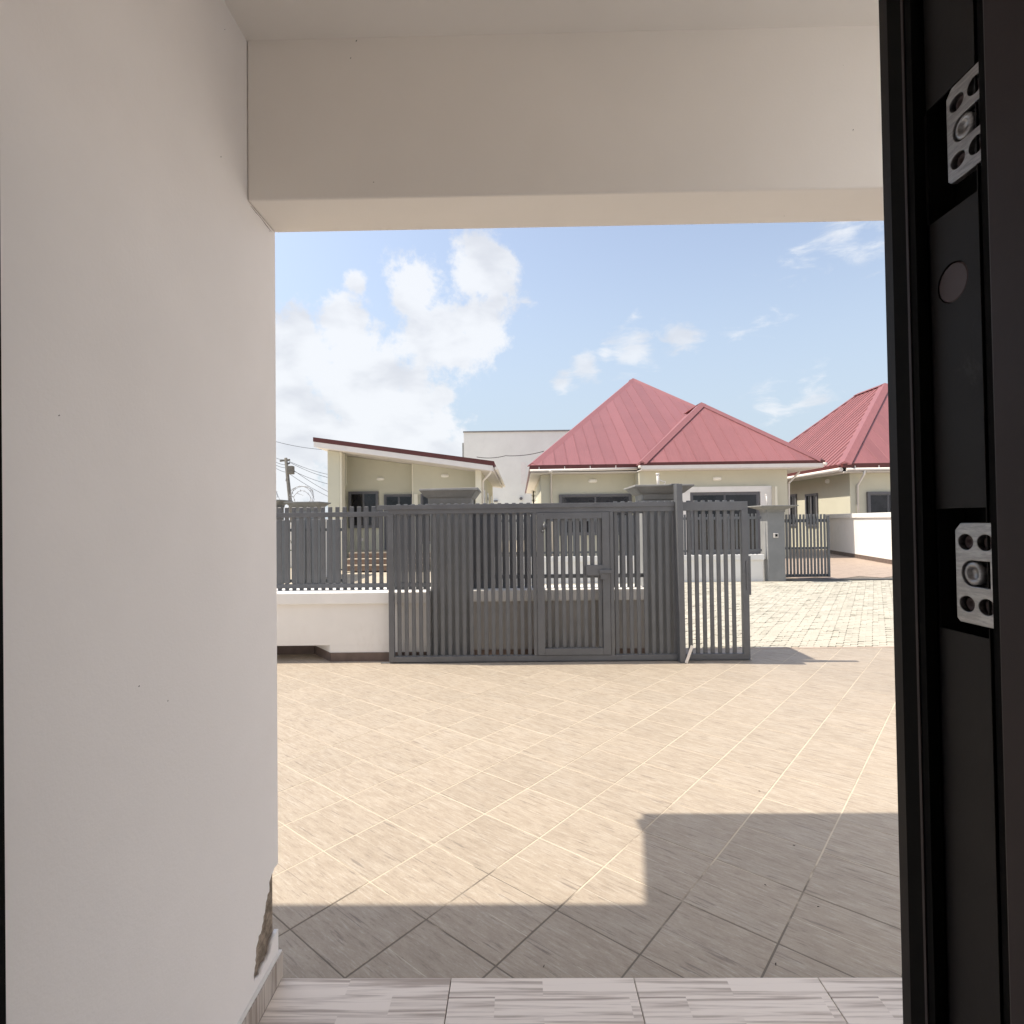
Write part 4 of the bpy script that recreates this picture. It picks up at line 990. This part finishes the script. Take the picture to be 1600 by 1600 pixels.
# ------------------------------------------------------------------ grey block behind
GB = thing('grey_block', (0, 52, 0), 'plain pale grey flat roofed block behind the red hipped roof', 'building')
gx0 = xat(726, 52); gzt = zat(674, 52, 726)
box('wall', gx0, 11.0, 52, 62, -.03, gzt-.12, 'greywall', GB)
box('coping', gx0-.05, 11.1, 51.9, 62.1, gzt-.1195, gzt, 'pillar', GB)
box('downpipe', gx0-.22, gx0-.06, 52.7, 53.0, 0, zat(692, 52.7, 724), 'pillar', GB)
MB().box(xat(815, 52), xat(822.5, 52), 51.95, 51.999, zat(756, 52, 830), zat(722, 52, 830)).build('window_surround', M_['cap'], GB)
vn = MB().tube([(xat(814.5, 52), 51.75, zat(779, 52)), (xat(814.5, 52), 51.999, zat(779, 52))], .14, 14).build('vent', M_['winframe'], GB)
box('pipe_stub', xat(772, 52), xat(778, 52), 51.7, 51.999, zat(783.5, 52), zat(781.5, 52), 'winframe', GB)

# ------------------------------------------------------------------ house two: red hipped roofs
H2 = thing('hip_roof_house', (5, 25, 0), 'olive house with two overlapping red hipped metal roofs', 'house')
E = 24.3
eL = at(828.5, 727.5, E); ez = eL.z; a_, t_ = .608, .582; sA = 11.13
ap = Vector((eL.x+a_*sA, E+sA, ez+t_*sA)); eR = Vector((xat(1284, E), E, ez))
rl = 0.6
apB = ap+Vector((0, rl, 0)); bL = Vector((eL.x, E+2*sA+rl, ez)); bR = Vector((eR.x, E+2*sA+rl, ez))
roof2 = MB().add([eL, eR, bR, bL, ap-Vector((0, 0, .02)), apB-Vector((0, 0, .02))], [(0, 3, 2, 1), (1, 2, 5, 4), (2, 3, 5), (3, 0, 4, 5), (0, 1, 4)]).build('roof', M_['roof'], H2)
for v in roof2.data.vertices: v.co.z -= .03
roof_sheet(roof2, [eL, eR, ap], .54, .032, .018)
roof_sheet(roof2, [bL, eL, ap, apB], .43, .035, .028)
ridge_cap(roof2, eL, ap); ridge_cap(roof2, eR, ap); ridge_cap(roof2, ap, apB)
E2 = 23.3
fL, fR = at(1001, 722.5, E2), at(1287, 720, E2); fz_ = (fL.z+fR.z)/2; fL.z = fR.z = fz_
s2 = .171*E2; ap2 = at(1096, 630.5, E2+s2)
back = Vector((ap2.x, E2+s2+5, ap2.z))
roof2b = MB().add([fL, fR, ap2-Vector((0, 0, .02)), back, Vector((fL.x, back.y, fz_)), Vector((fR.x, back.y, fz_))], [(0, 1, 2), (0, 2, 3, 4), (1, 5, 3, 2), (0, 4, 5, 1)]).build('roof', M_['roof'], H2)
for v in roof2b.data.vertices: v.co.z -= .03
roof_sheet(roof2b, [fL, fR, ap2], .58, .032, .018)
ridge_cap(roof2b, fL, ap2); ridge_cap(roof2b, fR, ap2); ridge_cap(roof2b, ap2, Vector((ap2.x, E+(ap2.z-ez)/t_-.35, ap2.z)))
# eaves
MB().box(eL.x-.02, fL.x+.3, E-.03, E-.001, ez-.16, ez+.01).build('maroon_trim', M_['maroon'], roof2)
MB().box(fL.x-.02, fR.x+.04, E2-.03, E2-.001, fz_-.11, fz_+.01).build('maroon_trim', M_['maroon'], roof2b)
MB().box(fL.x+.0, fR.x, E2-.022, E2+.0, fz_-.26, fz_-.1105).build('fascia', M_['fascia'], roof2b)
MB().box(eL.x-.03, eL.x-.001, E, bL.y, ez-.14, ez+.01).build('maroon_trim', M_['maroon'], roof2)
MB().box(fR.x+.001, fR.x+.03, E2, back.y, fz_-.12, fz_+.01).build('maroon_trim', M_['maroon'], roof2b)
gutter(H2, (eL.x-.02, E-.05, ez-.23), (fL.x+.05, E-.05, ez-.20))
MB().tube([(fL.x-.10, E2-.02, fz_-.17), (fL.x+.02, E2-.02, fz_-.17)], .06, 10).build('gutter_end', M_['pvc'], roof2b)
MB().tube([(fR.x-.05, E2-.03, fz_-.14), (fR.x+.10, E2-.03, fz_-.15)], .06, 10).build('gutter_end', M_['pvc'], roof2b)
WF = 25.15; WF2 = 24.0
wA0 = xat(846, WF); wA1 = xat(1000, WF2); wB1 = xat(1231.5, WF2)
MB().box(eL.x+.02, fL.x+.2, E+.01, WF-.001, ez-.33, ez-.30).build('soffit', M_['fascia'], roof2)
MB().box(eL.x+.02, wA0-.001, WF, 42, ez-.33, ez-.30).build('soffit', M_['fascia'], roof2)
MB().box(fL.x+.03, fR.x-.03, E2+.01, 31, fz_-.29, fz_-.262).build('soffit', M_['fascia'], roof2b)
box('wall', wA0, wA1-.001, WF, 44, -.03, ez-.335, 'olive', H2)
box('wall', wA1, wB1, WF2, 36, -.03, fz_-.295, 'olive', H2)
frame_window(H2, xat(874, WF), xat(987, WF), WF-.001, 1.0, zat(772, WF, 930), 2, .10, .10)
# white surround and dark sliding door
sy = WF2-.14
zs_o = zat(760, sy, 1140); zs_i = zat(768.5, sy, 1140)
MB().box(xat(1062, sy), xat(1079, sy), sy, WF2-.001, 0, zs_o).box(xat(1189, sy), xat(1206.5, sy), sy, WF2-.001, 0, zs_o).box(xat(1079, sy)+.001, xat(1189, sy)-.001, sy, WF2-.001, zs_i, zs_o).build('door_surround', M_['cap'], H2)
frame_window(H2, xat(1079.5, sy)+.01, xat(1188.5, sy)-.01, WF2-.002, .15, zs_i-.004, 2, .09, .09, name='sliding_door')
box('wall_fin', xat(1212, sy-.3), xat(1215.5, sy-.3), sy-.3, WF2-.001, 0, zat(760, sy-.3, 1213), 'cream', H2)
frame_window(H2, xat(1206.8, WF2), xat(1211.5, WF2), WF2-.001, 1.2, zat(775, WF2, 1209), 1, .015, .03)
oval_lamp(H2, xat(927, WF), WF, zat(751.5, WF, 927), .17, .075); oval_lamp(H2, xat(1121.5, WF2), WF2, zat(748, WF2, 1121), .16, .07)
dp = [Vector((xat(862, E-.05), E-.05, ez-.27)), Vector((xat(862, WF-.1), WF-.1, ez-.45)), Vector((xat(862, WF-.06), WF-.06, 0))]
MB().tube(dp, .045, 8).build('downpipe', M_['pvc'], H2)
MB().tube([(xat(861, E-.05), E-.05, ez-.30), (xat(861, E-.05), E-.05, ez-.21)], .08, 10).build('outlet', M_['pvc'], H2)

# ------------------------------------------------------------------ house three: far right
H3 = thing('right_house', (18, 27, 0), 'olive house at far right with steep ribbed red roof, cut off by the door frame', 'house')
E3 = 26.4
c3 = at(1318, 724.5, E3); e3 = c3.z; s3 = 5.7
p3 = Vector((c3.x+s3, E3+s3, zat(600, E3+s3, 1385))); q3 = p3+Vector((0, 2.6, 0)); rr_ = Vector((c3.x+2*s3, E3, e3))
kb = Vector((c3.x, q3.y+s3, e3)); kr = Vector((rr_.x, q3.y+s3, e3))
roof3 = MB().add([c3, rr_, kr, kb, p3-Vector((0, 0, .02)), q3-Vector((0, 0, .02))], [(0, 3, 2, 1), (0, 1, 4), (1, 2, 5, 4), (2, 3, 5), (3, 0, 4, 5)]).build('roof', M_['roof'], H3)
for v in roof3.data.vertices: v.co.z -= .03
roof_sheet(roof3, [kb, c3, p3, q3], .40, .085, .045)
roof_sheet(roof3, [c3, rr_, p3], .55, .03, .012)
ridge_cap(roof3, c3, p3, .30); ridge_cap(roof3, p3, q3, .25); ridge_cap(roof3, kb, q3, .25)
MB().box(c3.x, rr_.x, E3-.03, E3-.001, e3-.19, e3+.01).build('maroon_trim', M_['maroon'], roof3)
MB().box(c3.x-.03, c3.x-.001, E3-.03, kb.y, e3-.17, e3+.01).build('maroon_trim', M_['maroon'], roof3)
MB().tube([(c3.x-.06, E3+.1, e3-.26), (c3.x-.06, kb.y, e3-.30)], .10, 10).build('gutter', M_['pvc'], roof3)
gutter(H3, (c3.x+.1, E3-.06, e3-.28), (rr_.x, E3-.06, e3-.26), .075)
wx3 = c3.x+.62; wy3 = 27.0
MB().box(c3.x+.02, rr_.x, E3+.01, kb.y, e3-.40, e3-.36).build('soffit', M_['fascia'], roof3)
box('wall', wx3, rr_.x-.6, wy3, kb.y-.6, -.03, e3-.41, 'olive', H3)
frame_window(H3, xat(1354.5, wy3), xat(1420, wy3), wy3-.001, 1.5, zat(768.5, wy3, 1370), 2, .13, .12)
def side_y(px): return wx3/((px-812)/880) if px != 812 else 0
def side_window(pxa, pxb, pyt, nx):
    ya, yb_ = side_y(pxb), side_y(pxa); zt_ = zat(pyt, (ya+yb_)/2, (pxa+pxb)/2); f = MB(); X = wx3-.08; fw = .11
    f.box(X, wx3-.001, ya, ya+fw, 1.2, zt_).box(X, wx3-.001, yb_-fw, yb_, 1.2, zt_).box(X, wx3-.001, ya+fw, yb_-fw, zt_-fw, zt_).box(X, wx3-.001, ya+fw, yb_-fw, 1.2, 1.3)
    if nx > 1: f.box(X+.01, wx3-.001, (ya+yb_)/2-.05, (ya+yb_)/2+.05, 1.3, zt_-fw)
    w = f.build('window', M_['winframe'], H3)
    MB().box(wx3-.02, wx3-.0015, ya+fw, yb_-fw, 1.3, zt_-fw).build('pane', M_['glass'], w)
side_window(1257, 1275.5, 771.5, 2); side_window(1232, 1243, 772.5, 1)
oval_lamp(H3, wx3, side_y(1291), zat(752, side_y(1291), 1291), .13, .10, '-x')
dpx = xat(1341, wy3-.06)
MB().tube([(xat(1353, E3-.06), E3-.06, e3-.3), (xat(1352, E3-.06), E3-.06, e3-.5), (dpx, wy3-.07, e3-1.0), (dpx, wy3-.07, 0)], .05, 8).build('downpipe', M_['pvc'], H3)
x1250 = xat(1250, 25.0)

# second downpipe hanging under house two's right eave
MB().tube([(xat(1250, 24.9), 24.9, zat(731, 24.9, 1250)), (xat(1250, 24.9), 24.9, zat(738, 24.9, 1250)), (xat(1233.5, 24.5), 24.5, zat(755, 24.5, 1233)), (xat(1232.6, 24.4), 24.4, 0)], .045, 8).build('downpipe', M_['pvc'], H2)

# small conifer between the grey block and house two
tr3 = thing('conifer', (xat(834, 23.6), 23.6, 0), 'small layered conifer showing between the grey block and the red roof', 'tree')
tx, ty = xat(834, 23.6), 23.6; ct = MB(); rs = random.Random(11)
top_z = zat(764, 23.6, 836)
MB().tube([(tx, ty, 0), (tx, ty, top_z-.1)], [.09, .02], 8).build('trunk', M_['bark'], tr3)
zl = 1.0
while zl < top_z:
    rad = .10+.34*(1-zl/(top_z+.2))
    for k in range(26):
        a = rs.uniform(0, 6.28); d = Vector((math.cos(a), math.sin(a), rs.uniform(-.15, .12))); r1 = rad*rs.uniform(.5, 1.1)
        p = Vector((tx, ty, zl+rs.uniform(-.04, .04))); sd_ = Vector((-math.sin(a), math.cos(a), 0))*.05
        ct.add([p, p+d*r1*.6+sd_, p+d*r1, p+d*r1*.6-sd_], [(0, 1, 2, 3)])
    zl += .19
ct.build('crown', M_['leaves'], tr3)

# ------------------------------------------------------------------ utility pole and wires
PY = 34.0
up_ = thing('utility_pole', (xat(455, PY, 800), PY, 0), 'leaning utility pole with grey transformer box at far left', 'pole')
pt = at(446.5, 715.5, PY); pbm = at(453.5, 785, PY); dirp = (pbm-pt); pb0 = pt+dirp*((0-pt.z)/dirp.z)
MB().tube([pb0, pt], [.14, .09], 10).build('pole_shaft', M_['pole'], up_)
MB().bar(pt+Vector((-.35, 0, -.18)), pt+Vector((.25, 0, -.12)), .10, .10).build('cross_arm', M_['pole'], up_)
t0 = at(453.5, 734, PY)
MB().box(t0.x-.10, t0.x+.24, PY-.3, PY+.1, t0.z-.28, t0.z+.22).build('transformer', M_['pole'], up_, .04)
MB().bar(t0+Vector((-.2, 0, -.35)), t0+Vector((-.25, 0, -.7)), .06, .06).build('bracket', M_['pole'], up_)
for k_ in (4.5, 10):
    q_ = at(449.5, 720+k_, PY); MB().tube([q_, q_+Vector((.12, -.05, .02))], .06, 8).build('insulator', M_['winframe'], up_)
def wire(pts, label, r=.012):
    P_ = []
    for (a, b) in zip(pts[:-1], pts[1:]):
        for k in range(8):
            t = k/8; p = a.lerp(b, t); P_.append(p-Vector((0, 0, 1))*(.10*4*t*(1-t)))
    P_.append(pts[-1])
    o = MB().tube(P_, r, 5).build('overhead_wire', M_['cable']); tag(o, label, 'wire', 'overhead wires')
A = at(446, 718, PY)
wire([at(424, 711, PY), A, at(516, 742, PY)], 'thin overhead wire crossing the top of the utility pole')
wire([at(424, 717, PY), at(447, 726, PY), at(520, 772, PY)], 'overhead wire dropping steeply from the pole below its top')
wire([at(424, 688, 31), at(514, 703, 31)], 'highest overhead wire, running from the porch edge to the lean-to roof', .012)
wire([at(424, 722, PY), at(449, 731, PY), at(516, 757, PY)], 'overhead wire at the height of the transformer box')
wire([at(424, 726, PY), at(449, 738, PY), at(522, 780, PY)], 'lowest overhead wire, sagging past the transformer box')
wire([at(452, 722, PY), at(516, 747, PY)], 'overhead wire leaving the pole to the right only')
wire([at(745, 714, 35), at(790, 712, 34), at(850, 705, 33)], 'dark cable stretched across the pale grey block', .022)
